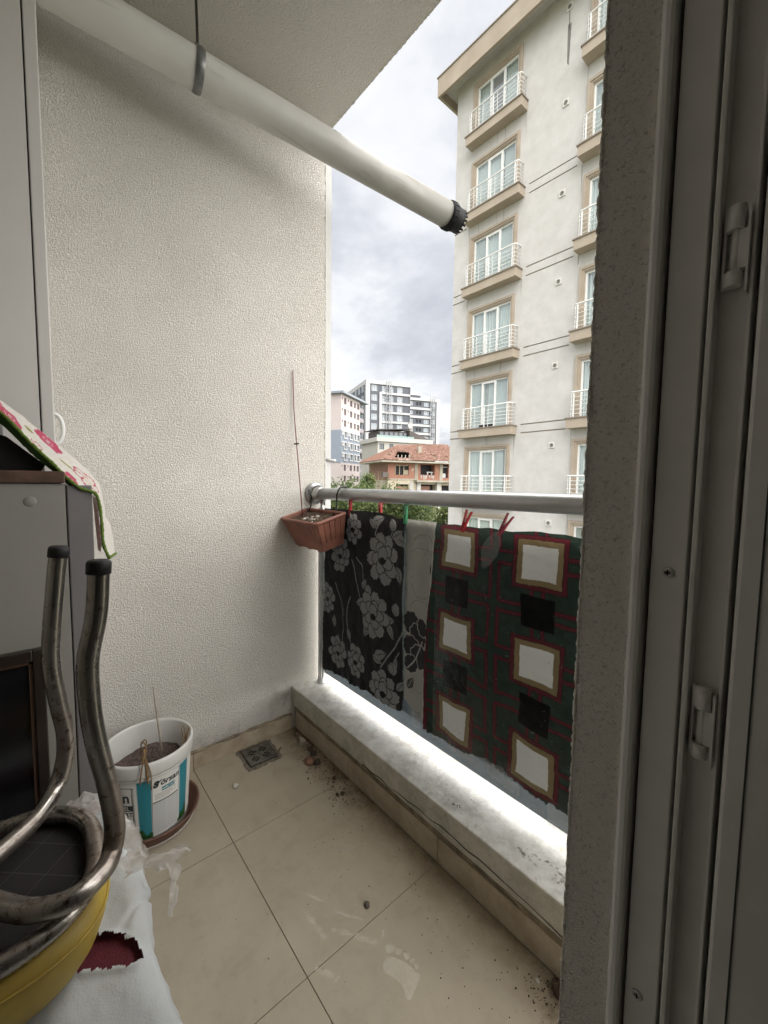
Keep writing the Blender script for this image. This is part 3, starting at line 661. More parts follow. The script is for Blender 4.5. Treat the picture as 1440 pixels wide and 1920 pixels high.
b = [(-inn[1][0], -inn[1][1], inn[1][2]), (inn[1][0], -inn[1][1], inn[1][2]), (inn[1][0], inn[1][1], inn[1][2]), (-inn[1][0], inn[1][1], inn[1][2])]
mb.add(a+b, [(i, 4+i, 4+(i+1) % 4, (i+1) % 4) for i in range(4)])
mb.build('box', TERRA, pl)
def rrect(w, d, r, z, n=5):
    out = []
    for cx, cy, a0 in ((w-r, d-r, 0), (-w+r, d-r, 90), (-w+r, -d+r, 180), (w-r, -d+r, 270)):
        for k in range(n): q = math.radians(a0+90*k/(n-1)); out.append((cx+r*math.cos(q), cy+r*math.sin(q), z))
    return out
MB().tube(rrect(wt-.004, dt-.004, .010, -.004), .0068, 8, closed=True).build('rim', TERRA, pl)
for x in (-.085, .0, .085): MB().box((x-.014, -db-.001, -hh-.004), (x+.014, -db+.012, -hh+.001)).build('foot', TERRA, pl)
gx, gy = np.meshgrid(np.linspace(-1, 1, 50), np.linspace(-1, 1, 26), indexing='ij')
Ps = np.stack([gx*(wt-.016), gy*(dt-.014), -.021+.012*vnoise(np.stack([gx*3, gy*2, 0*gx], -1), 3.5, 5)+.005*vnoise(np.stack([gx*3, gy*2, 0*gx], -1), 11, 6)], -1)
link('soil', grid_mesh('soil', Ps, SOIL), pl)
PEB = mat('pale_pebble', (.66, .62, .55), .7, mott=(80, .4)); PEB2 = mat('brown_pebble', (.20, .13, .09), .8, mott=(80, .4))
def stone(parent, name, p, r, mt, seed, sq=.7):
    bm = bmesh.new(); bmesh.ops.create_icosphere(bm, subdivisions=3, radius=1)
    k = np.array([v.co[:] for v in bm.verts]); nn = .62+.55*vnoise(k, 1.3, seed)+.30*vnoise(k, 3.6, seed+1)
    for v, q in zip(bm.verts, nn): v.co = Vector((v.co.x*r*q, v.co.y*r*q*.8, v.co.z*r*q*sq))
    mb = MB().bm(bm, 0, True); mb.v = [(x+p[0], y+p[1], z+p[2]) for x, y, z in mb.v]; return mb.build(name, mt, parent)
R = random.Random(3)
for k in range(16):
    stone(pl, 'pebble', (R.gauss(-.01, .035), R.gauss(-.02, .018), -.010+R.uniform(-.003, .003)), R.uniform(.004, .0085), PEB if R.random() < .65 else PEB2, k)
# hooks belong to the planter: from its back rim up and over the rail
import mathutils
Mi = (Matrix.Translation(pl.location) @ mathutils.Euler(pl.rotation_euler).to_matrix().to_4x4()).inverted()
for hx, hx2 in ((-1.612, -1.606), (-1.408, -1.402)):
    ptsw = [(hx, .930, .985), (hx, .940, 1.004), (hx, .9475, 1.018), (hx, .9485, 1.045), (hx, .9490, 1.080)]
    for a in range(180, -40, -20): q = math.radians(a); ptsw.append((hx2+.03*0, .980+.0305*math.cos(q), 1.080+.0300*math.sin(q)))
    ptsw += [(hx2+.010, 1.008, 1.050), (hx2+.014, 1.006, 1.022)]
    MB().tube([Mi @ Vector(p) for p in ptsw], .0036, 8).build('hook', WIRE, pl)
st = empty('plant_stake', 'thin dark red stake standing in the planter', 'stake', (-1.552, .872, .985))
mb = MB().tube([(0, 0, -.02), (-.02, .001, .10), (-.055, .0, .32), (-.073, -.002, .46), (-.076, -.004, .62)], [.0024, .0023, .0022, .0021, .0020], 8)
mb.build('rod', mat('dark_red_plastic', (.15, .014, .018), .4), st)
MB().box((-.072, -.003, .304), (-.036, .003, .310)).build('clip', WIRE, st)

# ================================================================ suspended waste pipe
def pipe_wear(n, P, tc):
    L = n.links; s = n.nodes.new('ShaderNodeSeparateXYZ'); L.new(tc.outputs['Object'], s.inputs[0])
    no = n.nodes.new('ShaderNodeTexNoise'); no.inputs['Scale'].default_value = 7; no.inputs['Detail'].default_value = 6; L.new(tc.outputs['Object'], no.inputs['Vector'])
    a = n.nodes.new('ShaderNodeMath'); a.operation = 'MULTIPLY_ADD'; L.new(no.outputs[0], a.inputs[0]); a.inputs[1].default_value = .5; L.new(s.outputs[1], a.inputs[2])
    r = n.nodes.new('ShaderNodeValToRGB'); mr = n.nodes.new('ShaderNodeMapRange'); mr.inputs[1].default_value = -.6; mr.inputs[2].default_value = 1.4; L.new(a.outputs[0], mr.inputs[0]); L.new(mr.outputs[0], r.inputs[0])
    r.color_ramp.elements[0].position = .35; r.color_ramp.elements[0].color = (.74, .73, .695, 1); r.color_ramp.elements[1].position = .85; r.color_ramp.elements[1].color = (.285, .272, .245, 1); L.new(r.outputs[0], P.inputs['Base Color'])
    # dirt streaks and scratches along the pipe
    mp = n.nodes.new('ShaderNodeMapping'); mp.inputs['Scale'].default_value = (60, 3, 60); mp.inputs['Rotation'].default_value = (.057, 0, .12); L.new(tc.outputs['Object'], mp.inputs[0])
    k = n.nodes.new('ShaderNodeTexNoise'); k.inputs['Scale'].default_value = 1.; k.inputs['Detail'].default_value = 5; L.new(mp.outputs[0], k.inputs['Vector'])
    q = n.nodes.new('ShaderNodeMapRange'); q.inputs[1].default_value = .60; q.inputs[2].default_value = .74; q.inputs[3].default_value = 1.; q.inputs[4].default_value = .80; L.new(k.outputs[0], q.inputs[0])
    sc = n.nodes.new('ShaderNodeVectorMath'); sc.operation = 'SCALE'; L.new(r.outputs[0], sc.inputs[0]); L.new(q.outputs[0], sc.inputs['Scale']); L.new(sc.outputs[0], P.inputs['Base Color'])
PVC = mat('white_pipe_plastic', (.80, .785, .755), .36, spec=.4, build=pipe_wear)
PVCE = mat('weathered_pipe_plastic', (.56, .535, .48), .5, mott=(9, .25, (.44, .42, .37)))
BLKP = mat('black_pipe_cap', (.008, .008, .009), .55, spec=.2)
dp = empty('waste_pipe', 'white plastic pipe slung under the ceiling with a black open end cap', 'pipe', (-1.447, .444, 2.42)); DL = Vector((-1.447, .444, 2.42))
ax = Vector((.12162, .99098, -.05619)).normalized(); c0 = Vector((0, 0, 0)); Rp = .053
MB().tube([c0-ax*.95, c0-ax*.3, c0+ax*.3, c0+ax*.62, c0+ax*1.065], Rp, 40).build('pipe', PVC, dp)
def around(q, r, t):
    s1 = ax.cross(Vector((0, 0, 1))).normalized(); u1 = s1.cross(ax).normalized(); return c0+ax*t+(s1*math.cos(q)+u1*math.sin(q))*r
mb = MB(); n = 40; prof = [(Rp+.0008, 1.052), (Rp+.0035, 1.050), (Rp+.0040, 1.062), (Rp+.0035, 1.085), (Rp-.002, 1.105), (Rp-.004, 1.128), (Rp-.008, 1.128), (Rp-.010, 1.07)]
vs = [around(2*math.pi*j/n, r, tt) for r, tt in prof for j in range(n)]
mb.add(vs, [(i*n+j, i*n+(j+1) % n, (i+1)*n+(j+1) % n, (i+1)*n+j) for i in range(len(prof)-1) for j in range(n)], 0, True)
mb.add([around(2*math.pi*j/n, Rp-.010, 1.07) for j in range(n)], [tuple(range(n))])
cap = mb.build('end_cap', BLKP, dp)
for k in range(16):       # grip ribs and teeth of the cap
    q = 2*math.pi*k/16; b = MB(); w = .11
    v = [around(q+s*w, r, tt) for tt in (1.058, 1.082) for r in (Rp+.002, Rp+.0065) for s in (-1, 1)]
    b.add(v, [(0, 1, 3, 2), (4, 6, 7, 5), (0, 2, 6, 4), (1, 5, 7, 3), (2, 3, 7, 6), (0, 4, 5, 1)]); b.build('grip_rib', BLKP, cap); b = MB()
    v = [around(q+s*w*.8, r, tt) for tt in (1.118, 1.140) for r in (Rp-.010, Rp-.003) for s in (-1, 1)]
    b.add(v, [(0, 1, 3, 2), (4, 6, 7, 5), (0, 2, 6, 4), (1, 5, 7, 3), (2, 3, 7, 6), (0, 4, 5, 1)]); b.build('tooth', BLKP, cap)
ZINC = mat('galvanised_steel', (.28, .285, .28), .42, metal=.8, mott=(30, .35))
mb = MB(); n = 44
for i in range(n+1):
    q = 2*math.pi*i/n
    for tt in (-.013, -.006, .006, .013):
        mb.v.append(tuple(around(q, Rp+(.0024 if abs(tt) > .01 else .0052), tt)))
for i in range(n):
    for j in range(3): mb.f.append((i*4+j, i*4+j+1, i*4+j+5, i*4+j+4)); mb.m.append(0); mb.sm.append(True)
mb.build('pipe_clamp', ZINC, dp)
b = MB(); b.box((-.011, -.013, Rp+.002), (.017, .013, Rp+.007)); b.box((.010, -.012, Rp-.012), (.0155, .012, Rp+.014)); b.lathe([(0, 0), (.0055, 0), (.0055, .005), (0, .005)], (.0155, 0, Rp+.002), 6, axis='x'); b.build('clamp_ear', ZINC, dp)
MB().tube([(0, 0, Rp), (-.006, .001, .135), (-.010, .0, .233)], .0042, 10).build('threaded_rod', mat('dark_threaded_rod', (.07, .065, .06), .5, metal=.6, bump=(500, .6, .001)), dp)
# ================================================================ things on the balcony floor
STEEL = mat('tarnished_steel', (.30, .29, .27), .42, metal=.85, mott=(60, .5))
DIRT = mat('dark_dirt', (.080, .058, .040), 1., mott=(160, .5), bump=(200, 1., .002))
dr = empty('floor_drain', 'small square metal floor drain grate in the far corner of the tiles', 'drain', (-1.549, .665, 0), math.radians(-2.5))
g = MB(); s = .0565; hz = .0055
# grate plate with angled slots, built from a fine cell grid
N_ = 57; Xg = np.linspace(-s, s, N_); keep = np.ones((N_-1, N_-1), bool); cc = (Xg[:-1]+Xg[1:])/2; GX, GY = np.meshgrid(cc, cc, indexing='ij')
for qx, qy, rot in ((-.022, .022, 1), (.022, .022, -1), (-.022, -.022, -1), (.022, -.022, 1)):
    c_, s_ = math.cos(rot*.785), math.sin(rot*.785)
    for k in (-1, 0, 1):
        u = (GX-qx)*c_+(GY-qy)*s_-k*.0095; v = -(GX-qx)*s_+(GY-qy)*c_; keep &= ~((abs(u) < .0026) & (abs(v) < .0155-.002*abs(k)))
Pg = np.stack([*np.meshgrid(Xg, Xg, indexing='ij'), np.full((N_, N_), hz)], -1)
link('grate', grid_mesh('grate', Pg, STEEL, keep=keep, smooth=False), dr)
fr = MB()
for a, b in (((-s, -s, .0004), (-s+.002, s, hz)), ((s-.002, -s, .0004), (s, s, hz)), ((-s, -s, .0004), (s, -s+.002, hz)), ((-s, s-.002, .0004), (s, s, hz))): fr.box(a, b)
fr.build('rim', STEEL, dr)
rq = random.Random(2); a_ = [(1.28*s*math.copysign(min(1, abs(math.cos(t))*1.35), math.cos(t))*(1+rq.uniform(-.07, .10)), 1.28*s*math.copysign(min(1, abs(math.sin(t))*1.35), math.sin(t))*(1+rq.uniform(-.07, .10)), .0003) for t in np.linspace(0, 2*math.pi, 44, endpoint=False)]
MB().add(a_, [tuple(range(44))]).build('mortar_bed', mat('drain_mortar', (.22, .19, .15), 1., mott=(60, .45)), dr)
MB().box((-s+.003, -s+.003, .0005), (s-.003, s-.003, .0015)).build('pit', mat('drain_black', (.006, .005, .004), .9), dr)
mb = MB()
for k in range(90):
    t = R.uniform(-.068, .068); sd_ = R.choice(['x', 'x', 'y', 'y2']); p = (t, s+R.uniform(.001, .014)) if sd_ in ('y', 'x') else ((s+R.uniform(.001, .013), t) if sd_ == 'y2' else (t, -s-.004))
    r = R.uniform(.002, .0055); mb.add([(p[0]+r*math.cos(a), p[1]+r*math.sin(a), .0006) for a in (0, 1.3, 2.6, 3.9, 5.1)]+[(p[0], p[1], .002+r*.5)], [(i, (i+1) % 5, 5) for i in range(5)])
kind(mb.build('crumbs', mat('drain_mortar', (.22, .19, .15), 1., mott=(200, .6)), dr), 'stuff')

# terracotta saucer and yoghurt bucket
BX, BY = -1.455, .252
CLAY = mat('clay_plastic', (.16, .075, .05), .6, mott=(18, .35, (.11, .055, .04)), bump=(70, .2, .001))
sc = empty('plant_saucer', 'brown round plant saucer on the tiles under the yoghurt bucket', 'saucer', (BX-.015, BY+.008, 0))
MB().lathe([(0, .001), (.118, .001), (.124, .004), (.139, .034), (.1425, .037), (.1425, .041), (.138, .041), (.134, .037), (.120, .008), (0, .007)], (0, 0, 0), 72).build('dish', CLAY, sc)
MB().lathe([(.119, .0012), (.127, .0012), (.1275, .003), (.121, .0045)], (0, 0, 0), 72).build('base_ring', mat('dusty_rim', (.50, .46, .40), .8), sc)
WPL = mat('white_bucket_plastic', (.74, .735, .70), .38, spec=.45, trans=.10, mott=(12, .09), bump=(50, .08, .001))
bk = empty('yoghurt_bucket', 'white yoghurt bucket with printed label reused as a plant pot', 'bucket', (BX, BY, .008))
rB, rT, hT = .108, .1255, .275
def rad(z): return rB+(rT-rB)*z/hT
MB().lathe([(0, .002), (rad(0)-.004, .002), (rad(.002), .006), (rad(.235), .235)], (0, 0, 0), 96).build('body', WPL, bk)
MB().lathe([(rad(.235), .233), (rad(.235)+.0055, .2335), (rad(.24)+.0065, .238), (rad(.268)+.0060, .268), (rad(.275)+.003, .2755), (rad(.275)-.002, .2755), (rad(.27)-.0035, .268), (rad(.15)-.003, .15)], (0, 0, 0), 96).build('rim', WPL, bk)
MB().lathe([(rad(.226), .2235), (rad(.226)+.0035, .224), (rad(.229)+.0035, .2275), (rad(.23), .2285)], (0, 0, 0), 96).build('stiffening_ring', WPL, bk)
# printed sleeve: flat colours on the cylinder
na, nz = 760, 190; TH = np.radians(np.linspace(-150, 100, na)); ZL = np.linspace(.028, .219, nz)
T2, Z2 = np.meshgrid(np.degrees(TH), ZL, indexing='ij'); C = np.empty(T2.shape+(3,)); C[:] = (.70, .69, .65)
TEAL = (.022, .20, .25); INK = (.02, .03, .03); GREYL = (.40, .41, .41)
def band(a, b, zlo, zhi, col): C[(T2 > a) & (T2 < b) & (Z2 > zlo) & (Z2 < zhi)] = col
for a0 in (-27, 32, 96, -150):
    sl = (Z2-.13)*-18.
    jag = np.abs(np.mod(Z2/.0075, 1)-.5)*3.2
    C[(T2 > a0+sl*.35+jag) & (T2 < a0+18.5)] = TEAL
    C[(np.abs(T2-(a0+19.3)) < .75) & (np.mod(Z2/.006, 1) < .6)] = (.72, .71, .68)
band(-8.2, -7.2, .03, .22, (.16, .15, .12)); band(30.6, 31.4, .03, .22, (.16, .15, .12))
sl = (Z2-.13)*-18.*.35
C[(np.abs(T2-(-33+sl)) < .6) & (Z2 < .205) & (Z2 > .05)] = INK; C[(np.abs(T2-(-31.3+sl)) < .35) & (Z2 < .205) & (Z2 > .05)] = INK; band(-95, -33, .2035, .2055, INK)
# green hills
hill = .052+.012*np.sin(np.radians(T2*9))+.006*np.sin(np.radians(T2*31+40)); gm = (Z2 < hill) & ~((T2 > -8) & (T2 < 31)) & ~((T2 > 50) & (T2 < 96))
gv = vnoise(np.stack([T2*.12, Z2*90, 0*T2], -1), 3., 4)[..., None]; C[gm] = ((np.array([[.02, .075, .012]])*(.35+1.3*gv)).reshape(C.shape))[gm]
# small print table on the back panel
for zt, tl in ((.165, 1.), (.160, .8), (.155, 1.), (.150, .7)): C[(T2 > -4) & (T2 < -4+30*tl) & (np.abs(Z2-zt) < .0011) & (np.mod(T2*1.7+zt*900, 1.) < .75)] = (.22, .22, .22)
C[(T2 > -7) & (T2 < 30) & (Z2 < .142) & (Z2 > .138)] = (.10, .10, .10); C[(T2 > 6) & (T2 < 30) & (np.abs(Z2-.106) < .0016)] = (.02, .02, .02)
tb = (T2 > -7) & (T2 < 30) & (Z2 < .138) & (Z2 > .036); C[tb] = (.52, .53, .53)
for k in range(11):
    zt = .132-k*.0085; C[tb & (np.abs(Z2-zt) < .0012) & (T2 < 10) & (np.mod(T2*1.3+k*.37, 1.) < .8)] = GREYL; C[tb & (np.abs(Z2-zt) < .0012) & (T2 > 14) & (np.mod(T2*.22, 1.) < .55)] = GREYL
band(5, 24, .170, .183, TEAL)
Rl = rad(Z2)+.0009
link('label', grid_mesh('label', np.stack([Rl*np.cos(np.radians(T2)), Rl*np.sin(np.radians(T2)), Z2], -1), attr_mat('printed_label', .4, 0.), C), bk)
def wrap_text(txt, size, th0, z0, colr, shear=0., bold=.0, name='lettering', stretch=1.):
    cu = bpy.data.curves.new(name, 'FONT'); cu.body = txt; cu.size = size; cu.align_x = 'CENTER'; cu.align_y = 'CENTER'; cu.shear = shear; cu.offset = bold
    o = bpy.data.objects.new(name, cu); COL.objects.link(o); bpy.context.view_layer.update()
    me = bpy.data.meshes.new_from_object(o.evaluated_get(bpy.context.evaluated_depsgraph_get())); bpy.data.objects.remove(o)
    bm = bmesh.new(); bm.from_mesh(me); bmesh.ops.subdivide_edges(bm, edges=[e for e in bm.edges if e.calc_length() > .006], cuts=2); bm.to_mesh(me); bm.free()
    for v in me.vertices:
        x, y = v.co.x*stretch, v.co.y; z = z0+y; r = rad(z)+.0016; q = math.radians(th0)+x/r; v.co = (r*math.cos(q), r*math.sin(q), z)
    me.materials.clear(); me.materials.append(mat('ink_%02d%02d' % (int(colr[0]*99), int(colr[2]*99)), colr, .5)); return link(name, me, bk)
wrap_text('Yörsan', .046, -66, .172, INK, 0, .0010, stretch=.95)
MB_ = band
wrap_text('NEL', .0165, -44.5, .139, INK, 0, .0004)
wrap_text('YOĞURT', .020, -52, .118, INK, 0, .0003, stretch=.95)
wrap_text('Yörsan', .026, 13, .199, INK, .25, .0008); wrap_text('S', .026, -3.0, .198, INK, .2, .0020)
wrap_text('YARIM YAĞLI', .0085, 14.5, .1765, (.70, .69, .65), 0, .0001)
gx = np.linspace(0, 1, 26); ga = np.linspace(0, 2*math.pi, 60); GR, GA = np.meshgrid(gx, ga, indexing='ij'); rr = GR*(rad(.17)-.0045); gxx, gyy = rr*np.cos(GA), rr*np.sin(GA)
Ps = np.stack([gxx, gyy, .172-.025*(1-GR)**2+.014*vnoise(np.stack([gxx, gyy, 0*gxx], -1), 30, 5)+.006*vnoise(np.stack([gxx, gyy, 0*gxx], -1), 100, 6)-.012*gxx/.1], -1)
link('soil', grid_mesh('soil', Ps, mat('grey_soil', (.15, .11, .095), 1., mott=(140, .75, (.04, .028, .024)), bump=(150, 1., .004))), bk)
# the small black box around NEL
th = np.radians(np.linspace(-57, -32, 20)); zz_ = np.array([.130, .148]); TT, ZZ_ = np.meshgrid(th, zz_, indexing='ij'); rr = rad(ZZ_)+.0012
link('label_box', grid_mesh('label_box', np.stack([rr*np.cos(TT), rr*np.sin(TT), ZZ_], -1), mat('ink_0203', INK, .5)), bk)
bpy.data.objects['lettering.001'].active_material = mat('ink_paper', (.70, .69, .65), .5)
# moulded handle stub on the rim
a0 = math.radians(-62); MB().tube([( (rad(.25)+.008)*math.cos(a0+t), (rad(.25)+.008)*math.sin(a0+t), .243) for t in np.linspace(-.35, .25, 12)], .0035, 8).build('handle_stub', mat('grimy_plastic', (.42, .39, .32), .6), bk)
DRY = mat('dry_stem', (.30, .19, .085), .9, mott=(90, .5))
def dry_plant(loc, pts_list, label):
    r = empty('dried_plant', label, 'dead plant', loc, group='withered plants in the yoghurt bucket'); mb = MB()
    for pts, rr in pts_list: mb.tube(catmull([(x, y, z+.055*min(1, z/.05)) if z > 0 else (x, y, z) for x, y, z in pts], 5), rr*1.5, 6)
    mb.build('stem', DRY, r); return r
q = math.radians(-16); bx, by = BX+(rad(.25)-.006)*math.cos(q), BY+(rad(.25)-.006)*math.sin(q)
dry_plant((bx-.012, by, .195), [([(0, 0, 0), (.004, 0, .03), (.010, .002, .068), (.018, -.001, .070), (.026, .002, .040), (.030, .006, .015)], .0021), ([(0, 0, .01), (.002, .004, .05), (.006, .008, .092), (.003, .003, .100), (0, -.006, .086)], .0013),
    ([(.004, 0, .03), (.002, -.006, .07), (.006, -.004, .098), (.010, .004, .088), (.007, .007, .060)], .0012), ([(.018, 0, .070), (.028, -.008, .045), (.029, -.016, .018)], .0014), ([(.026, .002, .050), (.032, .012, .030), (.031, .013, .005)], .0012)], 'shrivelled brown plant drooping over the front rim of the bucket')
q = math.radians(50); bx, by = BX+(rad(.25)-.014)*math.cos(q), BY+(rad(.25)-.014)*math.sin(q)
dry_plant((bx, by, .195), [([(0, 0, 0), (.003, .004, .03), (.0, .010, .055)], .0018), ([(0, .002, .02), (.008, .012, .05), (.004, .020, .075), (-.004, .022, .06)], .0011), ([(0, .01, .05), (-.008, .006, .075), (.002, .0, .085)], .001), ([(.003, .004, .03), (.010, -.002, .06), (.006, -.004, .08)], .001)], 'small curled dry plant at the right inner rim of the bucket')
skk = empty('bamboo_stick', 'pale thin stick leaning upright in the bucket soil', 'stick', (BX-.02, BY+.045, .175))
MB().tube([(0, 0, -.01), (-.012, -.006, .10), (-.026, -.014, .20), (-.030, -.018, .262)], [.0042, .0038, .0032, .0016], 8).build('stick', mat('pale_stick', (.45, .40, .33), .7, mott=(40, .3)), skk)

# loose bits swept into the corner
def crumb_field(name, spots, mt, seed, label_kind):
    mb = MB(); Rr = random.Random(seed)
    for (cx, cy, sx_, sy_, n, r0, r1) in spots:
        for k in range(n):
            x, y = Rr.gauss(cx, sx_), Rr.gauss(cy, sy_)
            if y > .862 or x < -1.62 or x > -.20: continue
            r = Rr.uniform(r0, r1)*Rr.choice((.6, 1, 1)); a0 = Rr.uniform(0, 6)
            pts = [(x+r*Rr.uniform(.6, 1.2)*math.cos(a0+a), y+r*Rr.uniform(.6, 1.2)*math.sin(a0+a), .0004) for a in (0, 1.25, 2.5, 3.8, 5.0)]
            top = [(x+(px-x)*.5, y+(py-y)*.5, .0006+r*Rr.uniform(.5, 1.0)) for px, py, _ in pts]
            mb.add(pts+top, [(i, (i+1) % 5, 5+(i+1) % 5, 5+i) for i in range(5)]+[(5, 6, 7, 8, 9)])
    o = mb.build(name, mt); kind(o, 'stuff'); o['label'] = label_kind; return o
crumb_field('soil_crumbs', [(-1.33, .82, .06, .03, 170, .001, .0035), (-1.20, .815, .05, .03, 120, .0008, .003), (-1.15, .80, .03, .03, 40, .001, .003), (-1.0, .66, .16, .12, 70, .0005, .0016), (-.6, .72, .14, .10, 60, .0006, .002), (-.395, .83, .025, .025, 110, .0006, .0026), (-1.48, .835, .05, .02, 60, .0008, .0025), (-.8, .80, .2, .03, 50, .0008, .0022)], DIRT, 5, 'dark crumbs of soil scattered along the foot of the parapet')
crumb_field('plaster_crumbs', [(-1.53, .845, .035, .015, 110, .0015, .005), (-1.33, .84, .05, .015, 60, .001, .003), (-1.22, .835, .04, .02, 50, .0008, .0025)], mat('plaster_crumb', (.42, .38, .31), 1., mott=(200, .4)), 6, 'pale plaster crumbs fallen in the far corner')
def lump(name, p, r, mt, seed, label, cat, sq=.7):
    o = stone(None, name, (0, 0, r*sq*.75), r, mt, seed, sq); o.location = (p[0], p[1], 0); return tag(o, label, cat)
CLAYL = mat('clay_lump', (.30, .15, .09), .9, mott=(60, .5, (.12, .07, .05)))
lump('clay_lump', (-1.372, .800), .021, CLAYL, 12, 'reddish clay lump among the dirt by the parapet', 'lump')
lump('soil_clod', (-1.352, .822), .014, DIRT, 13, 'dark soil clod right of the clay lump', 'clod'); lump('soil_clod', (-1.438, .842), .013, DIRT, 14, 'dark soil clod nearest the drain corner along the parapet', 'clod', .6); lump('soil_clod', (-1.408, .838), .015, DIRT, 15, 'dark flat soil clod just behind the clay lump', 'clod', .5)
lump('soil_clod', (-1.237, .826), .007, DIRT, 16, 'tiny dark clod beside the parapet tile joint', 'clod'); lump('soil_clod', (-1.152, .806), .008, DIRT, 17, 'elongated dark clod past the cross joint of the floor', 'clod')
lump('soil_clod', (-1.160, .790), .007, DIRT, 18, 'small dark clod nearer the room of the two past the floor joint', 'clod')
lump('white_pebble', (-1.434, .523), .0105, PEB, 19, 'single white pebble on the tile left of the drain', 'pebble', .6)
lump('grey_pebble', (-.789, .633), .0085, mat('grey_pebble', (.12, .10, .08), .8, mott=(90, .4)), 21, 'dark pebble alone on the middle of the floor', 'pebble', .7)
lump('dirt_clump', (-.362, .846), .020, mat('brown_dirt', (.085, .055, .035), 1., mott=(120, .6), bump=(160, 1., .004)), 23, 'heap of dark dirt where the parapet meets the door reveal', 'dirt', .7)
lump('white_chip', (-.408, .828), .005, PEB, 24, 'little white chip beside the dirt heap at the door reveal', 'chip', .6)
lump('plaster_chip', (-1.512, .843), .016, mat('plaster_crumb', (.42, .38, .31), 1.), 25, 'crumbly pale plaster chip in the far corner', 'chip', .8)
tw = empty('dry_leaf', 'curled dry leaf standing at the drain edge', 'leaf', (-1.512, .728, 0)); mb = MB()
mb.add([(-.004, 0, .001), (.004, .002, .001), (.006, .010, .012), (-.002, .009, .012), (.004, .016, .020), (-.001, .015, .021)], [(0, 1, 2, 3), (3, 2, 4, 5)], 0, True); mb.build('blade', mat('dead_leaf', (.14, .09, .04), .9), tw)

# dusty prints: flat marks on the tiles
DUST = mat('dust_mark', (.90, .84, .72), .95, alpha=.36, mott=(90, .2), spec=.1)
fp = MB()
def blob(mb, cx, cy, a, b, rot, z, n=20, wob=.08, seed=0):
    c, s_ = math.cos(rot), math.sin(rot); vs = []
    for k in range(n):
        q = 2*math.pi*k/n; w = 1+wob*math.sin(3*q+seed); vs.append((cx+a*w*math.cos(q)*c-b*w*math.sin(q)*s_, cy+a*w*math.cos(q)*s_+b*w*math.sin(q)*c, z))
    mb.add(vs, [tuple(range(n))])
outl = catmull([(-.662, .603, 0), (-.640, .617, 0), (-.618, .627, 0), (-.600, .628, 0), (-.590, .632, 0), (-.582, .620, 0), (-.578, .606, 0), (-.572, .590, 0), (-.572, .581, 0), (-.578, .578, 0), (-.590, .584, 0), (-.606, .586, 0), (-.622, .583, 0), (-.640, .574, 0), (-.654, .576, 0), (-.663, .588, 0), (-.662, .603, 0)], 4)
fp.add([(p.x, p.y, .0012) for p in outl[:-1]], [tuple(range(len(outl)-1))])
for (x, y, a, b) in ((-.674, .613, .011, .0095), (-.655, .626, .008, .0075), (-.636, .634, .0075, .0068), (-.620, .638, .0068, .0062), (-.606, .638, .0060, .0055)): blob(fp, x, y, a, b, .4, .0012)
o = fp.build('footprint', DUST); tag(o, 'pale bare footprint in the dust of the floor tiles', 'footprint')
def sole(name, segs, label):
    mb = MB(); z = .0010; Rr = random.Random(4)
    for (x0, y0, x1, y1, ln, n) in segs:
        dx, dy = (x1-x0)/n, (y1-y0)/n; L_ = math.hypot(x1-x0, y1-y0); nx_, ny_ = -(y1-y0)/L_, (x1-x0)/L_
        for k in range(n):
            if Rr.random() < .15: continue
            cx, cy = x0+dx*(k+.5), y0+dy*(k+.5); w = L_/n*.30; l = ln*Rr.uniform(.5, 1.1)/2; ux, uy = dx/math.hypot(dx, dy), dy/math.hypot(dx, dy)
            a = .6
            mb.add([(cx-nx_*l-ux*w-ux*l*a, cy-ny_*l-uy*w-uy*l*a, z), (cx-nx_*l+ux*w-ux*l*a, cy-ny_*l+uy*w-uy*l*a, z), (cx+nx_*l+ux*w+ux*l*a*.2, cy+ny_*l+uy*w+uy*l*a*.2, z), (cx+nx_*l-ux*w+ux*l*a*.2, cy+ny_*l-uy*w+uy*l*a*.2, z)], [(0, 1, 2, 3)])
    o = empty(name, label, 'shoe print', (segs[0][0], segs[0][1], 0)); local(mb, (segs[0][0], segs[0][1], 0)); k_ = mb.build('dust_ribs', mat('faint_dust', (.90, .84, .72), .95, alpha=.40, spec=.1), o); kind(k_, 'stuff'); return o
sole('shoe_print', [(-.800, .53, -.70, .60, .016, 16), (-.83, .56, -.765, .605, .012, 11)], 'ribbed shoe print next to the floor joint by the footprint')
sole('shoe_print', [(-1.00, .655, -.94, .71, .014, 11), (-.985, .70, -.935, .735, .010, 8)], 'faint ribbed shoe print further from the door')
sole('shoe_print', [(-.885, .50, -.79, .505, .016, 13), (-.93, .52, -.87, .55, .012, 9)], 'ribbed shoe print crossing the middle of the tile')
sole('shoe_print', [(-.755, .455, -.70, .485, .016, 9)], 'short ribbed print at the crossing of the floor joints')
o = MB(); blob(o, -.709, .622, .010, .0035, -.9, .0012); tag(o.build('scuff_mark', DUST), 'small pale scuff beside the big toe of the footprint', 'mark')
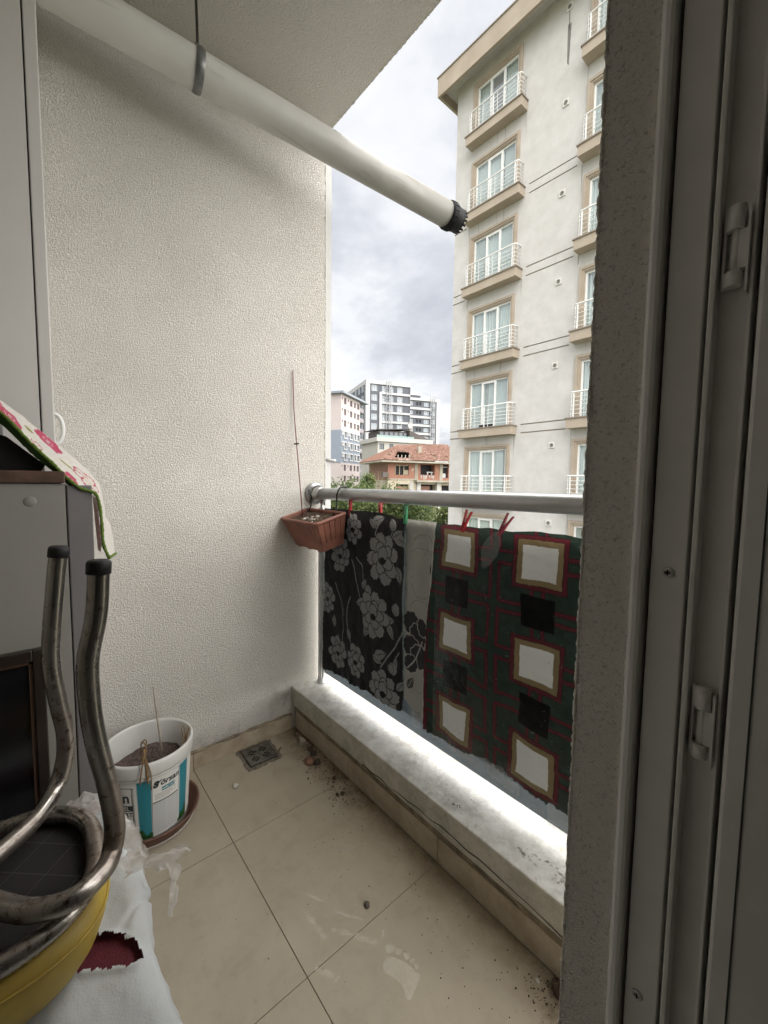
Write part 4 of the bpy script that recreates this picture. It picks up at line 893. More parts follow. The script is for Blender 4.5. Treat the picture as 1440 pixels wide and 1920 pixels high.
# ================================================================ furniture crowded at the left
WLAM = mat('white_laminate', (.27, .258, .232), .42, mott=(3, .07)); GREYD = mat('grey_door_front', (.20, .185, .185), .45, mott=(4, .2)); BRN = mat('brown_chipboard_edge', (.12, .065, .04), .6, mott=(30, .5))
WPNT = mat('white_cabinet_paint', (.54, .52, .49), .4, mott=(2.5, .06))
tcab = empty('tall_cabinet', 'tall white cabinet at the left edge with a round white handle', 'cabinet', (-1.6, -.2, 0)); TL = (-1.6, -.2, 0)
local(MB().box((-1.63, -.54, .06), (-1.400, .0185, 2.55)), TL).build('carcass', WPNT, tcab)
d = local(MB().box((-1.628, .0215, .07), (-1.3985, .048, 2.54), bev=.0025), TL).build('door', WPNT, tcab)
local(MB().tube([(-1.44, .047, 1.304)]+[(-1.44, .050+.017*math.sin(a), 1.264+.040*math.cos(a)) for a in np.linspace(.1, math.pi-.1, 14)]+[(-1.44, .047, 1.224)], .0052, 10), TL).build('handle', mat('white_handle', (.72, .72, .70), .35), d)
lc = empty('low_cabinet', 'white low cabinet with brown top edge and grey front, under a floral cloth', 'cabinet', (-1.17, -.2, 0)); LL = (-1.17, -.2, 0)
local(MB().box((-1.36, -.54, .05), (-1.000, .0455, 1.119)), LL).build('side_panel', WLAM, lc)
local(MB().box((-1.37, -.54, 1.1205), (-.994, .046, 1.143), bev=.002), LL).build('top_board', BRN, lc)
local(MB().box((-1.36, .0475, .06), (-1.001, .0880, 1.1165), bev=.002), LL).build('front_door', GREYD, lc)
local(MB().lathe([(0, .0010), (.0085, .0010), (.0093, .0005), (.0095, 0)], (-1.000, -.0065, 1.086), 24, axis='x'), LL).build('screw_cap', mat('screw_cap_plastic', (.23, .22, .195), .6), lc)
local(MB().box((-1.36, -.54, 0), (-1.02, .03, .05)), LL).build('plinth', GREYD, lc)
BLK = mat('black_plastic', (.014, .013, .013), .35)
bx_ = empty('dark_box', 'black box lying on the low cabinet beneath the floral cloth', 'box', (-1.2, -.25, 1.143))
mb = MB(); mb.poly([(-.28, 0), (.262, 0), (.268, .012), (.215, .062), (.10, .10), (-.28, .12)], 'x', -.14, .175); mb.build('case', BLK, bx_); MB().box((-.10, .02, .110), (.06, .2, .075), bev=.002).build('lid', BLK, bx_)
# floral cloth: ruled surface between its near and far edges, thick hem in green
near = catmull([(-1.0, -.20, 1.395), (-1.0, -.10, 1.305), (-1.0, -.041, 1.246), (-1.0, .001, 1.190), (-1.0, .029, 1.157), (-1.0, .046, 1.134), (-1.0, .069, 1.111), (-1.0, .094, 1.098), (-1.0, .101, 1.052), (-1.0, .103, .999), (-1.0, .112, .967)], 12)
farl = catmull([(-1.10, -.20, 1.42), (-1.10, -.10, 1.333), (-1.10, -.044, 1.282), (-1.10, -.008, 1.249), (-1.10, .034, 1.206), (-1.10, .068, 1.172), (-1.10, .105, 1.127), (-1.10, .116, 1.089), (-1.10, .119, 1.050), (-1.10, .131, 1.013), (-1.10, .136, .960)], 12)
ns, nv = 620, 80; k = len(near); si = np.linspace(0, k-1, ns)
NA = np.array([p[:] for p in near]); FA = np.array([p[:] for p in farl]); NP = np.stack([np.interp(si, range(k), NA[:, c]) for c in range(3)], 1); FP = np.stack([np.interp(si, range(k), FA[:, c]) for c in range(3)], 1)
v = np.linspace(0, 2.2, nv); Pc = NP[:, None]*(1-v)[None, :, None]+FP[:, None]*v[None, :, None]
Pc[:, v > 1] = (FP[:, None]+(FP-NP)[:, None]*np.array([1, .12, .12])*(v[v > 1]-1)[None, :, None])
arc = np.concatenate([[0], np.cumsum(np.linalg.norm(np.diff(NP, axis=0), axis=1))]); Sg = np.repeat(arc[:, None], nv, 1); Vg = np.repeat((v*.1)[None], ns, 0)
Pc[..., 1] += .004*(vnoise(np.stack([Sg, Vg, 0*Sg], -1), 40, 3)-.5); Pc[..., 2] += .005*(vnoise(np.stack([Sg, Vg, 0*Sg+3], -1), 45, 3)-.5)
C = np.empty(Sg.shape+(3,)); C[:] = (.66, .63, .575); C *= (.92+.16*vnoise(np.stack([Sg, Vg, 0*Sg], -1), 500, 3))[..., None]
PK = (.47, .07, .13); PK2 = (.62, .30, .34); OL = (.30, .27, .09); ORG = (.55, .30, .15)
def flower(cs, cv, r, rot=0., c1=PK, ring=False):
    for q in range(6):
        a = rot+q*math.pi/3; m = ((Sg-cs-r*.62*math.cos(a))/(r*.46))**2+((Vg-cv-r*.62*math.sin(a))/(r*.42))**2
        C[m < 1] = c1
        if ring: C[m < .5] = (.66, .63, .575)
    d = np.hypot(Sg-cs, Vg-cv); an = np.arctan2(Vg-cv, Sg-cs)
    C[d < r*.45] = c1 if not ring else (.66, .63, .575); C[(d < r*.42) & (d > r*.28) & (np.mod(an*4, 1) < .6)] = PK2 if not ring else ORG; C[d < r*.14] = (.6, .5, .5)
s0 = arc[24]   # where the cloth enters the frame
for cs, cv, r, ro, c1, ri in ((.185, .035, .030, .2, PK, 0), (.150, .070, .018, .9, PK, 0), (.045, .05, .016, .5, ORG, 0), (.072, .028, .011, .1, PK, 0), (.09, .06, .012, .3, PK, 0), (.335, .06, .026, .6, PK, 1), (.315, .008, .014, .2, PK, 0), (.245, .02, .012, .2, PK, 1), (.01, .03, .012, 0, OL, 0), (.27, .08, .02, .1, PK, 0)):
    flower(s0+cs, cv, r, ro, c1, ri)
for cs, cv, a, b in ((.11, .04, .016, .004), (.10, .085, .012, .004), (.235, .06, .010, .005), (.025, .06, .010, .004), (.055, .08, .012, .004), (.30, .05, .012, .004)):
    C[((Sg-s0-cs)/a)**2+((Vg-cv)/b)**2 < 1] = OL
fc = empty('floral_tablecloth', 'white cloth with pink flowers and a green crocheted hem draped off the low cabinet', 'cloth', (-1.0, 0, 1.13))
Pc -= np.array((-1.0, 0, 1.13)); link('cotton', grid_mesh('cotton', Pc, attr_mat('printed_cotton', .85, .12, bump=(1200, .2, .0005)), C), fc)
HEM = mat('green_crochet', (.15, .24, .035), .9, mott=(300, .45), bump=(600, 1., .002))
hp = [(p-Vector((-1.0, 0, 1.13)))+Vector((.002, .0005*math.sin(i*2.3), .0005*math.cos(i*1.9))) for i, p in enumerate(near)]
MB().tube(hp, [.0030+.0004*math.sin(i*.7) for i in range(len(hp))], 7).build('hem', HEM, fc)
end_ = [(near[-1].lerp(farl[-1], t)-Vector((-1.0, 0, 1.13))) for t in np.linspace(0, 1, 8)]; MB().tube(end_, .0030, 7).build('hem', HEM, fc)
hb = [h+Vector((0, -.001, -.009-.016*max(0, 1-i/70.))) for i, h in enumerate(hp[:80])]
mb = MB(); mb.add([tuple(p) for p in hp[:80]]+[tuple(p+Vector((-.01, 0, 0))) for p in hb], [(i, i+1, 81+i, 80+i) for i in range(79)], 0, True); mb.build('hem_lining', mat('dark_green_felt', (.035, .085, .02), 1.), fc)
# a second fold of the cloth hanging behind
nn = 26; vs = []
for i in range(nn):
    t = i/(nn-1)
    for j in range(8): w = j/7; vs.append((-.006-.05*w, .0895-.001+.012*w+.006*t, -.035-.115*t+.004*math.sin(w*9)))
me = MB().add(vs, [(i*8+j, i*8+j+1, (i+1)*8+j+1, (i+1)*8+j) for i in range(nn-1) for j in range(7)], 0, True).build('fold', mat('plain_cotton', (.66, .61, .56), .9, mott=(40, .35, (.60, .34, .36))), fc)

# black framed board leaning against the cabinet
bp = empty('framed_board', 'black board with a dark wooden frame leaning against the low cabinet', 'board', (-.93, -.2, .10)); 
bp.rotation_euler = (0, math.radians(-5), 0)
MB().box((-.008, -.30, .0), (.004, .186, .692)).build('board', mat('black_glass', (.006, .006, .007), .18), bp)
FRM = mat('dark_wood_frame', (.022, .014, .010), .4, mott=(20, .4)); FRI = mat('brown_fillet', (.075, .038, .02), .5)
for a, b in (((-.012, .186, 0), (.014, .203, .712)), ((-.012, -.30, .692), (.014, .186, .712))): MB().box(a, b, bev=.002).build('frame_bar', FRM, bp)
for a, b in (((.004, .180, 0), (.009, .1855, .688)), ((.004, -.30, .6865), (.009, .180, .6915))): MB().box(a, b).build('fillet', FRI, bp)

# maroon upholstered bench under a torn pale sheet
SZ = .56
bn = empty('upholstered_bench', 'dark red upholstered bench showing through the torn sheet', 'bench', (-.55, -.2, 0))
MB().box((-.31, -.35, .42), (.36, .285, .5525), bev=.02).build('seat', mat('maroon_fabric', (.115, .010, .020), .85, bump=(500, .5, .001), mott=(200, .3)), bn)
for x in (-.28, .32):
    for y in (-.32, .25): MB().box((x-.02, y-.02, 0), (x+.02, y+.02, .42)).build('leg', mat('bench_wood', (.06, .035, .02), .6), bn)
nx, ny = 560, 420; sx0, sx1 = -.885, -.175; sy0 = -.42
u = np.linspace(0, 1, nx); w = np.linspace(0, 1, ny)
GX, GW = np.meshgrid(sx0+(sx1-sx0)*u, w, indexing='ij'); arcl = sy0+GW*1.00; ye = .070+.010*(vnoise(np.stack([GX, 0*GX, 0*GX], -1), 9, 3)-.5)+.004*(vnoise(np.stack([GX, 0*GX, 0*GX], -1), 30, 5)-.5)
rr_ = .028
yy = np.where(arcl < ye, arcl, ye+rr_*np.sin(np.clip((arcl-ye)/rr_, 0, math.pi/2))); over = np.maximum(0, arcl-ye-rr_*math.pi/2)
zq = np.where(arcl < ye, SZ, SZ-rr_*(1-np.cos(np.clip((arcl-ye)/rr_, 0, math.pi/2))))-over*.985; yy = yy-over*.06
nzs = .012*(vnoise(np.stack([GX, arcl, 0*GX], -1), 8, 7)-.5)+.004*(vnoise(np.stack([GX*1.2+arcl*.5, arcl*1.5-GX*.4, 0*GX], -1), 24, 8)-.5)+.0010*(vnoise(np.stack([GX, arcl*1.6, 0*GX], -1), 75, 9)-.5)-.0028*np.exp(-(np.abs(vnoise(np.stack([GX*1.3+arcl*.6, arcl*.8, 0*GX], -1), 10, 12)-.5)/.045)**2)
zq = zq+nzs*np.where(over > 0, 0, 1); yy = yy+nzs*np.where(over > 0, 1.5, 0)
# sag of the far corner
zq = zq-.10*np.clip((-.80-GX)/.085, 0, 1)**2
hole = [(-.640, .010), (-.61, .020), (-.594, .030), (-.584, .043), (-.576, .056), (-.566, .064), (-.555, .071), (-.540, .077), (-.529, .079), (-.521, .076), (-.518, .070), (-.520, .062), (-.527, .053), (-.533, .043), (-.540, .033), (-.549, .021), (-.565, .004), (-.60, -.012)]
cxh = (GX[:-1, :-1]+GX[1:, 1:])/2; cyh = (yy[:-1, :-1]+yy[1:, 1:])/2; ox = (vnoise(np.stack([cxh, cyh, 0*cxh], -1), 260, 3)-.5)*.005; oy = (vnoise(np.stack([cxh, cyh, 0*cxh+2], -1), 260, 3)-.5)*.005
def inpoly(px, py, poly):
    r = np.zeros(px.shape, bool); j = len(poly)-1
    for i in range(len(poly)):
        xi, yi = poly[i]; xj, yj = poly[j]; c = ((yi > py) != (yj > py)) & (px < (xj-xi)*(py-yi)/(yj-yi+1e-12)+xi); r ^= c; j = i
    return r
keep = ~(inpoly(cxh+ox, cyh+oy, hole) & (zq[:-1, :-1] > SZ-.02))
hx, hy = np.array(hole).T; dmin = np.full(GX.shape, 9.)
for a in range(len(hole)):
    b = (a+1) % len(hole); ex, ey = hx[b]-hx[a], hy[b]-hy[a]; tt = np.clip(((GX-hx[a])*ex+(yy-hy[a])*ey)/(ex*ex+ey*ey), 0, 1); dmin = np.minimum(dmin, np.hypot(GX-hx[a]-tt*ex, yy-hy[a]-tt*ey))
zq = zq+.004*np.exp(-(dmin/.005)**2)
SHT = mat('pale_nonwoven_sheet', (.62, .65, .66), .9, mott=(16, .12, (.56, .57, .565)), bump=(420, .5, .0012), trans=.12)
sh = link('torn_sheet', grid_mesh('torn_sheet', np.stack([GX, yy, zq], -1), SHT, keep=keep)); tag(sh, 'pale bluish sheet with a ragged hole spread over the dark red bench', 'sheet')

# thin plastic bag shreds
BAG = mat('thin_bag_film', (.86, .82, .79), .30, alpha=.46, trans=.3, bump=(45, .8, .006))
bag = empty('torn_plastic_bag', 'torn translucent plastic bag trailing over the sheet edge', 'plastic bag', (-.62, .08, .60)); BLc = np.array((-.62, .08, .60))
def ribbon(name, spine, widths, wdir, seed, nv=24):
    sp = catmull(spine, 14); n = len(sp); wi = np.interp(np.linspace(0, 1, n), np.linspace(0, 1, len(widths)), widths); P_ = np.zeros((n, nv, 3))
    for i, p in enumerate(sp):
        for j in range(nv):
            t = j/(nv-1)-.5; P_[i, j] = np.array(p)+np.array(wdir)*t*wi[i]
    fl_ = vnoise(P_*np.array([1, 1, 1]), 60, seed)-.5; P_[..., 0] += fl_*.022; P_[..., 1] += (vnoise(P_, 90, seed+4)-.5)*.012; P_[..., 2] += (vnoise(P_, 150, seed+1)-.5)*.010
    P_ -= BLc; return link(name, grid_mesh(name, P_, BAG), bag)
ribbon('shred', [(-.62, .070, .600), (-.62, .085, .601), (-.62, .105, .591), (-.62, .125, .584), (-.61, .143, .592), (-.60, .155, .601)], [.036, .034, .028, .030, .026, .002], (0, -.12, 1), 3)
ribbon('shred', [(-.622, .128, .580), (-.62, .133, .560), (-.62, .134, .530), (-.62, .132, .505), (-.62, .130, .484)], [.022, .018, .013, .009, .001], (0, 1, .1), 5)
ribbon('shred', [(-.632, .074, .648), (-.63, .082, .640), (-.628, .088, .618), (-.626, .090, .600)], [.012, .020, .022, .020], (.1, 1, .15), 7)
ribbon('shred', [(-.80, .00, .575), (-.80, .035, .592), (-.79, .065, .592), (-.77, .088, .575), (-.75, .098, .545), (-.74, .10, .50)], [.08, .10, .11, .11, .10, .10], (1, .1, .25), 9)

# upturned stool: yellow seat below, rusty chrome legs up
RUST = None
def rusty(n, P, tc):
    L = n.links
    def N(s, d, r=.6):
        k = n.nodes.new('ShaderNodeTexNoise'); k.inputs['Scale'].default_value = s; k.inputs['Detail'].default_value = d; k.inputs['Roughness'].default_value = r; L.new(tc.outputs['Object'], k.inputs['Vector']); return k.outputs[0]
    # tarnish grows towards the seat end of the tubes, pits of rust everywhere
    sx_ = n.nodes.new('ShaderNodeSeparateXYZ'); L.new(tc.outputs['Object'], sx_.inputs[0])
    mr = n.nodes.new('ShaderNodeMapRange'); mr.inputs[1].default_value = .05; mr.inputs[2].default_value = .36; mr.inputs[3].default_value = .95; mr.inputs[4].default_value = .28; L.new(sx_.outputs[2], mr.inputs[0])
    br = N(9, 6, .65); ml = n.nodes.new('ShaderNodeMath'); ml.operation = 'MULTIPLY'; L.new(mr.outputs[0], ml.inputs[0])
    m2 = n.nodes.new('ShaderNodeMapRange'); m2.inputs[1].default_value = .32; m2.inputs[2].default_value = .62; L.new(br, m2.inputs[0]); L.new(m2.outputs[0], ml.inputs[1])
    c0_ = n.nodes.new('ShaderNodeMix'); c0_.data_type = 'RGBA'; L.new(ml.outputs[0], c0_.inputs['Factor']); c0_.inputs['A'].default_value = (.40, .385, .355, 1); c0_.inputs['B'].default_value = (.20, .135, .10, 1)
    a = n.nodes.new('ShaderNodeMath'); a.operation = 'MULTIPLY_ADD'; L.new(mr.outputs[0], a.inputs[0]); a.inputs[1].default_value = .10; L.new(N(75, 5, .72), a.inputs[2])
    r = n.nodes.new('ShaderNodeValToRGB'); L.new(a.outputs[0], r.inputs[0])
    r.color_ramp.elements[0].position = .60; r.color_ramp.elements[0].color = (0, 0, 0, 1); r.color_ramp.elements[1].position = .74; r.color_ramp.elements[1].color = (1, 1, 1, 1)
    c = n.nodes.new('ShaderNodeMix'); c.data_type = 'RGBA'; L.new(r.outputs[0], c.inputs['Factor']); L.new(c0_.outputs['Result'], c.inputs['A']); c.inputs['B'].default_value = (.085, .048, .030, 1); L.new(c.outputs['Result'], P.inputs['Base Color'])
    m = n.nodes.new('ShaderNodeMapRange'); m.inputs[3].default_value = 1.; m.inputs[4].default_value = .55; L.new(ml.outputs[0], m.inputs[0]); L.new(m.outputs[0], P.inputs['Metallic'])
    m = n.nodes.new('ShaderNodeMapRange'); m.inputs[3].default_value = .21; m.inputs[4].default_value = .46; L.new(ml.outputs[0], m.inputs[0]); L.new(m.outputs[0], P.inputs['Roughness'])
    b = n.nodes.new('ShaderNodeBump'); b.inputs['Strength'].default_value = .15; b.inputs['Distance'].default_value = .0004; L.new(r.outputs[0], b.inputs['Height']); L.new(b.outputs[0], P.inputs['Normal'])
CHR = mat('rusty_chrome', (.4, .4, .38), .3, build=rusty)
so = empty('upturned_stool', 'upside down stool with a yellow seat and rusty chrome tube legs', 'stool', (-.61, -.065, .565)); SO = np.array((-.61, -.065, .565))
def superell(a, b, e, n=64): return [(math.copysign(abs(math.cos(q))**(2/e), math.cos(q))*a, math.copysign(abs(math.sin(q))**(2/e), math.sin(q))*b) for q in np.linspace(0, 2*math.pi, n, endpoint=False)]
YEL = mat('yellow_vinyl', (.50, .36, .055), .5, spec=.4, mott=(9, .22, (.38, .26, .06)), bump=(40, .15, .002))
rings = []
for z, k_ in ((.002, .60), (.005, .70), (.014, .80), (.032, .885), (.055, .945), (.074, .955), (.086, .91), (.086, .5)): rings.append([(x, y, z) for x, y in superell(.119*k_, .1225*k_, 3.0)])
n = 64; mb = MB(); mb.add([p for r in rings for p in r], [(i*n+j, i*n+(j+1) % n, (i+1)*n+(j+1) % n, (i+1)*n+j) for i in range(len(rings)-1) for j in range(n)], 0, True); cush = mb.build('seat_cushion', YEL, so)
MB().tube([(x, y, .0715) for x, y in superell(.1145, .118, 3.0)], .0015, 6, closed=True).build('piping', YEL, cush)
und = MB(); rg = superell(.104, .106, 2.7); und.add([(x, y, .0868) for x, y in rg]+[(x, y, .0835) for x, y in rg], [tuple(range(64))]+[(i, (i+1) % 64, 64+(i+1) % 64, 64+i) for i in range(64)])
def weave(n, P, tc):
    L = n.links; mp = n.nodes.new('ShaderNodeMapping'); mp.inputs['Rotation'].default_value = (0, 0, .75); L.new(tc.outputs['Object'], mp.inputs[0])
    b = n.nodes.new('ShaderNodeTexBrick'); b.offset = 0.; b.inputs['Scale'].default_value = 22; b.inputs['Mortar Size'].default_value = .012; b.inputs['Brick Width'].default_value = .9; b.inputs['Row Height'].default_value = .9
    b.inputs['Color1'].default_value = (.020, .018, .017, 1); b.inputs['Color2'].default_value = (.024, .021, .020, 1); b.inputs['Mortar'].default_value = (.055, .05, .047, 1); L.new(mp.outputs[0], b.inputs[0]); L.new(b.outputs[0], P.inputs['Base Color'])
und.build('underside_cloth', mat('black_underlay', (.02, .018, .017), .95, build=weave, bump=(300, .6, .001)), so)
rp = [(x+.0, y, .0985) for x, y in superell(.1045, .1075, 2.6, 72)]
MB().tube(rp, .0105, 14, closed=True).build('seat_ring', CHR, so)
l2 = catmull([(-.55, .052, 1.036), (-.55, .048, .979), (-.55, .0385, .926), (-.55, .039, .87), (-.55, .044, .824), (-.55, .053, .768), (-.55, .0575, .722), (-.546, .054, .696), (-.530, .043, .688), (-.513, .016, .688), (-.522, -.014, .688), (-.552, -.043, .688), (-.60, -.075, .688), (-.66, -.10, .688)], 10)
lg = MB().tube([Vector(p)-Vector(SO) for p in l2], .0108, 18).build('leg', CHR, so)
RUB = mat('black_rubber', (.013, .013, .013), .6)
def legcap(p, q, parent):
    p, q = Vector(p)-Vector(SO), Vector(q)-Vector(SO); d_ = (p-q).normalized()
    MB().tube([p-d_*.012, p-d_*.0, p+d_*.002, p+d_*.0035], [.0122, .0122, .0112, .0085], 20).build('cap', RUB, parent)
legcap(l2[0], l2[3], lg)
l1 = catmull([(-.71, .023, 1.034), (-.71, .017, .982), (-.71, .009, .886), (-.71, .014, .823), (-.71, .0205, .774), (-.71, .019, .735), (-.70, .008, .703), (-.668, -.014, .690), (-.635, -.047, .688), (-.60, -.085, .688), (-.58, -.12, .688)], 10)
lg = MB().tube([Vector(p)-Vector(SO) for p in l1], .0108, 18).build('leg', CHR, so); legcap(l1[0], l1[3], lg)
b_ = MB(); b_.lathe([(0, 0), (.0042, 0), (.0036, .0022), (0, .0026)], (-.535-SO[0], .029-SO[1], .1085), 14); b_.build('rivet', mat('bright_rivet', (.55, .53, .5), .3, metal=.9), so)

# ================================================================ balcony door at the right
PVCF = mat('white_door_plastic', (.80, .782, .765), .36, spec=.45, mott=(9, .10)); GASK = mat('black_gasket', (.035, .035, .036), .7)
df = empty('door_frame', 'white plastic balcony door frame with two hinges at the right edge', 'door frame', (-.11, .46, 0)); DF = (-.11, .46, 0)
Z0, Z1 = -.02, 2.3
local(MB().box((-.1440, .4440, Z0), (-.1318, .470, Z1), bev=.0042), DF).build('cover_strip', PVCF, df)
local(MB().box((-.1320, .4620, Z0), (-.1290, .48, Z1)), DF).build('gasket', GASK, df)
local(MB().box((-.1292, .4545, Z0), (-.1008, .50, Z1), bev=.0012), DF).build('profile', PVCF, df)
local(MB().box((-.1010, .4680, Z0), (-.0968, .50, Z1)), DF).build('groove', GASK, df)
local(MB().box((-.0966, .4490, Z0), (-.0918, .50, Z1), bev=.0012), DF).build('rebate_lip', PVCF, df)
local(MB().box((-.0918, .4640, Z0), (-.0715, .50, Z1)), DF).build('rebate', PVCF, df)
local(MB().box((-.0716, .4585, Z0), (-.0690, .50, Z1), bev=.0008), DF).build('inner_lip', PVCF, df)
local(MB().box((-.0690, .4850, Z0), (-.0620, .50, Z1)), DF).build('shadow_gap', GASK, df)
def hinge(zt, zb):
    z0, z1 = zb, zt; h = z1-z0
    hg = local(MB().box((-.0905, .4575, z0+.002), (-.0880, .4645, z1-.001), bev=.0006), DF).build('hinge', PVCF, df)
    for a, b in ((z1-h*.30, z1-.001), (z0+.001, z0+h*.20)):
        local(MB().tube([(-.0815, .4560, a), (-.0815, .4560, b)], .0058, 16).box((-.0885, .4540, a+.0002), (-.0815, .4600, b-.0002)), DF).build('knuckle', PVCF, hg)
    local(MB().tube([(-.0812, .4575, z0+h*.2), (-.0812, .4575, z1-h*.3)], .0040, 14).box((-.0800, .4540, z0+h*.2+.001), (-.0735, .4600, z1-h*.3-.001)), DF).build('pin_barrel', PVCF, hg)
    local(MB().box((-.0738, .4520, z0-.006), (-.0722, .4620, z1-.004)), DF).build('leaf_plate', PVCF, hg)
hinge(1.3645, 1.2975); hinge(.948, .8805)
for x, z in ((-.1142, 1.048), (-.1175, .605)):
    sc_ = local(MB().lathe([(0, -.0016), (.0022, -.0016), (.0024, -.0024), (.0046, -.0020), (.0050, -.0010), (.0052, .001)], (z, 0, 0), 20, axis='x'), (0, 0, 0))
    sc_.v = [(x+yy_, .4545+(xx_-z), z+zz_) for xx_, yy_, zz_ in sc_.v]; local(sc_, DF).build('screw', ALU2, df)
    c_ = MB()
    for a in (0, math.pi/2): c_.add([(x+.0026*math.cos(a)-.0006*math.sin(a), .4519, z+.0026*math.sin(a)+.0006*math.cos(a)), (x+.0026*math.cos(a)+.0006*math.sin(a), .4519, z+.0026*math.sin(a)-.0006*math.cos(a)), (x-.0026*math.cos(a)+.0006*math.sin(a), .4519, z-.0026*math.sin(a)-.0006*math.cos(a)), (x-.0026*math.cos(a)-.0006*math.sin(a), .4519, z-.0026*math.sin(a)+.0006*math.cos(a))], [(0, 1, 2, 3)])
    local(c_, DF).build('screw_slot', GASK, df)
dl = empty('door_leaf', 'white plastic door leaf swung open into the room at the far right', 'door', (-.06, .46, 0))
local(MB().box((-.0638, .4480, .01), (.62, .512, 2.28), bev=.003), (-.06, .46, 0)).build('leaf', PVCF, dl)
local(MB().box((-.0490, .4470, .01), (-.0478, .4482, 2.28)), (-.06, .46, 0)).build('leaf_groove', GASK, dl)
# ================================================================ outside: ground, street, buildings, trees
GZ = -5.0
GRD = mat('dry_ground', (.16, .14, .105), 1., mott=(.15, .5, (.075, .10, .045)), bump=(2, .4, .05))
gnd = MB().add([(-900, -500, GZ), (900, -500, GZ), (900, 1500, GZ), (-900, 1500, GZ)], [(0, 1, 2, 3)]).build('ground', GRD); kind(gnd, 'structure')
ROAD = mat('asphalt', (.055, .055, .055), .9, mott=(1.5, .3), bump=(40, .3, .01))
rd = MB().add([(-70, 2.5, GZ+.004), (40, 2.5, GZ+.004), (40, 8.5, GZ+.004), (-70, 8.5, GZ+.004)], [(0, 1, 2, 3)]).build('road', ROAD); kind(rd, 'structure')
kb = MB().box((-70, 8.5, GZ-.1), (40, 8.7, GZ+.13)).box((-70, 2.3, GZ-.1), (40, 2.5, GZ+.13)).build('kerb', mat('kerb_stone', (.34, .33, .31), .9, mott=(2, .2))); kind(kb, 'structure')

def relief(u0, u1, z0, z1, ops, thick, mi=0):
    """facade in the x-z plane facing -y; ops = (ua, ub, za, zb, depth, mat index); recesses are real"""
    us = sorted({round(v, 4) for o in ops for v in o[:2] if u0 < v < u1} | {u0, u1}); zs = sorted({round(v, 4) for o in ops for v in o[2:4] if z0 < v < z1} | {z0, z1})
    nu, nz = len(us)-1, len(zs)-1; D = np.zeros((nu, nz)); Mi = np.full((nu, nz), mi, int)
    for ua, ub, za, zb, d, m_ in ops:
        for i in range(nu):
            c = (us[i]+us[i+1])/2
            if ua < c < ub:
                for j in range(nz):
                    if za < (zs[j]+zs[j+1])/2 < zb: D[i, j] = d; Mi[i, j] = m_
    mb = MB()
    for i in range(nu):
        for j in range(nz):
            y = D[i, j]; a, b, c, d = us[i], us[i+1], zs[j], zs[j+1]
            mb.add([(a, y, c), (b, y, c), (b, y, d), (a, y, d)], [(0, 1, 2, 3)], int(Mi[i, j]))
            if i+1 < nu and abs(D[i+1, j]-y) > 1e-6: mb.add([(b, y, c), (b, D[i+1, j], c), (b, D[i+1, j], d), (b, y, d)], [(0, 1, 2, 3)], mi if abs(y-D[i+1, j]) > 0 else 0)
            if j+1 < nz and abs(D[i, j+1]-y) > 1e-6: mb.add([(a, y, d), (b, y, d), (b, D[i, j+1], d), (a, D[i, j+1], d)], [(0, 1, 2, 3)], mi)
    e = .0
    mb.add([(u0, 0, z0), (u0, thick, z0), (u0, thick, z1), (u0, 0, z1)], [(0, 1, 2, 3)], mi); mb.add([(u1, 0, z0), (u1, thick, z0), (u1, thick, z1), (u1, 0, z1)], [(0, 1, 2, 3)], mi)
    mb.add([(u0, thick, z0), (u1, thick, z0), (u1, thick, z1), (u0, thick, z1)], [(0, 1, 2, 3)], mi); mb.add([(u0, 0, z1), (u1, 0, z1), (u1, thick, z1), (u0, thick, z1)], [(0, 1, 2, 3)], mi)
    return mb
MESHES = {}
def shared(key, make, name, parent, loc, rz=0.):
    if key not in MESHES: MESHES[key] = make()
    o = link(name, MESHES[key], parent); o.location = loc; o.rotation_euler = (0, 0, rz); return o
def pane_mat(name, tint, refl=.35, rough=.05):
    def f(n, P, tc):
        L = n.links; g = n.nodes.new('ShaderNodeBsdfGlossy'); g.inputs['Roughness'].default_value = rough; g.inputs[0].default_value = (.85, .9, .95, 1)
        t = n.nodes.new('ShaderNodeBsdfTransparent'); t.inputs[0].default_value = (*tint, 1); lw = n.nodes.new('ShaderNodeLayerWeight'); lw.inputs[0].default_value = .35
        mr = n.nodes.new('ShaderNodeMapRange'); mr.inputs[3].default_value = refl*.5; mr.inputs[4].default_value = min(1, refl*1.8); L.new(lw.outputs[1], mr.inputs[0])
        m = n.nodes.new('ShaderNodeMixShader'); L.new(mr.outputs[0], m.inputs[0]); L.new(t.outputs[0], m.inputs[1]); L.new(g.outputs[0], m.inputs[2]); L.new(m.outputs[0], n.nodes['Material Output'].inputs[0])
    return mat(name, (.5, .5, .5), .1, build=f)
PANE = pane_mat('window_glass', (.93, .96, .95), .16); DARK = mat('dark_interior', (.03, .03, .032), .9); WPVC = mat('window_white', (.78, .78, .76), .4); WFAR = mat('far_window_white', (.50, .50, .49), .5)
FARGL = mat('far_glass', (.09, .11, .13), .12, spec=.6); 

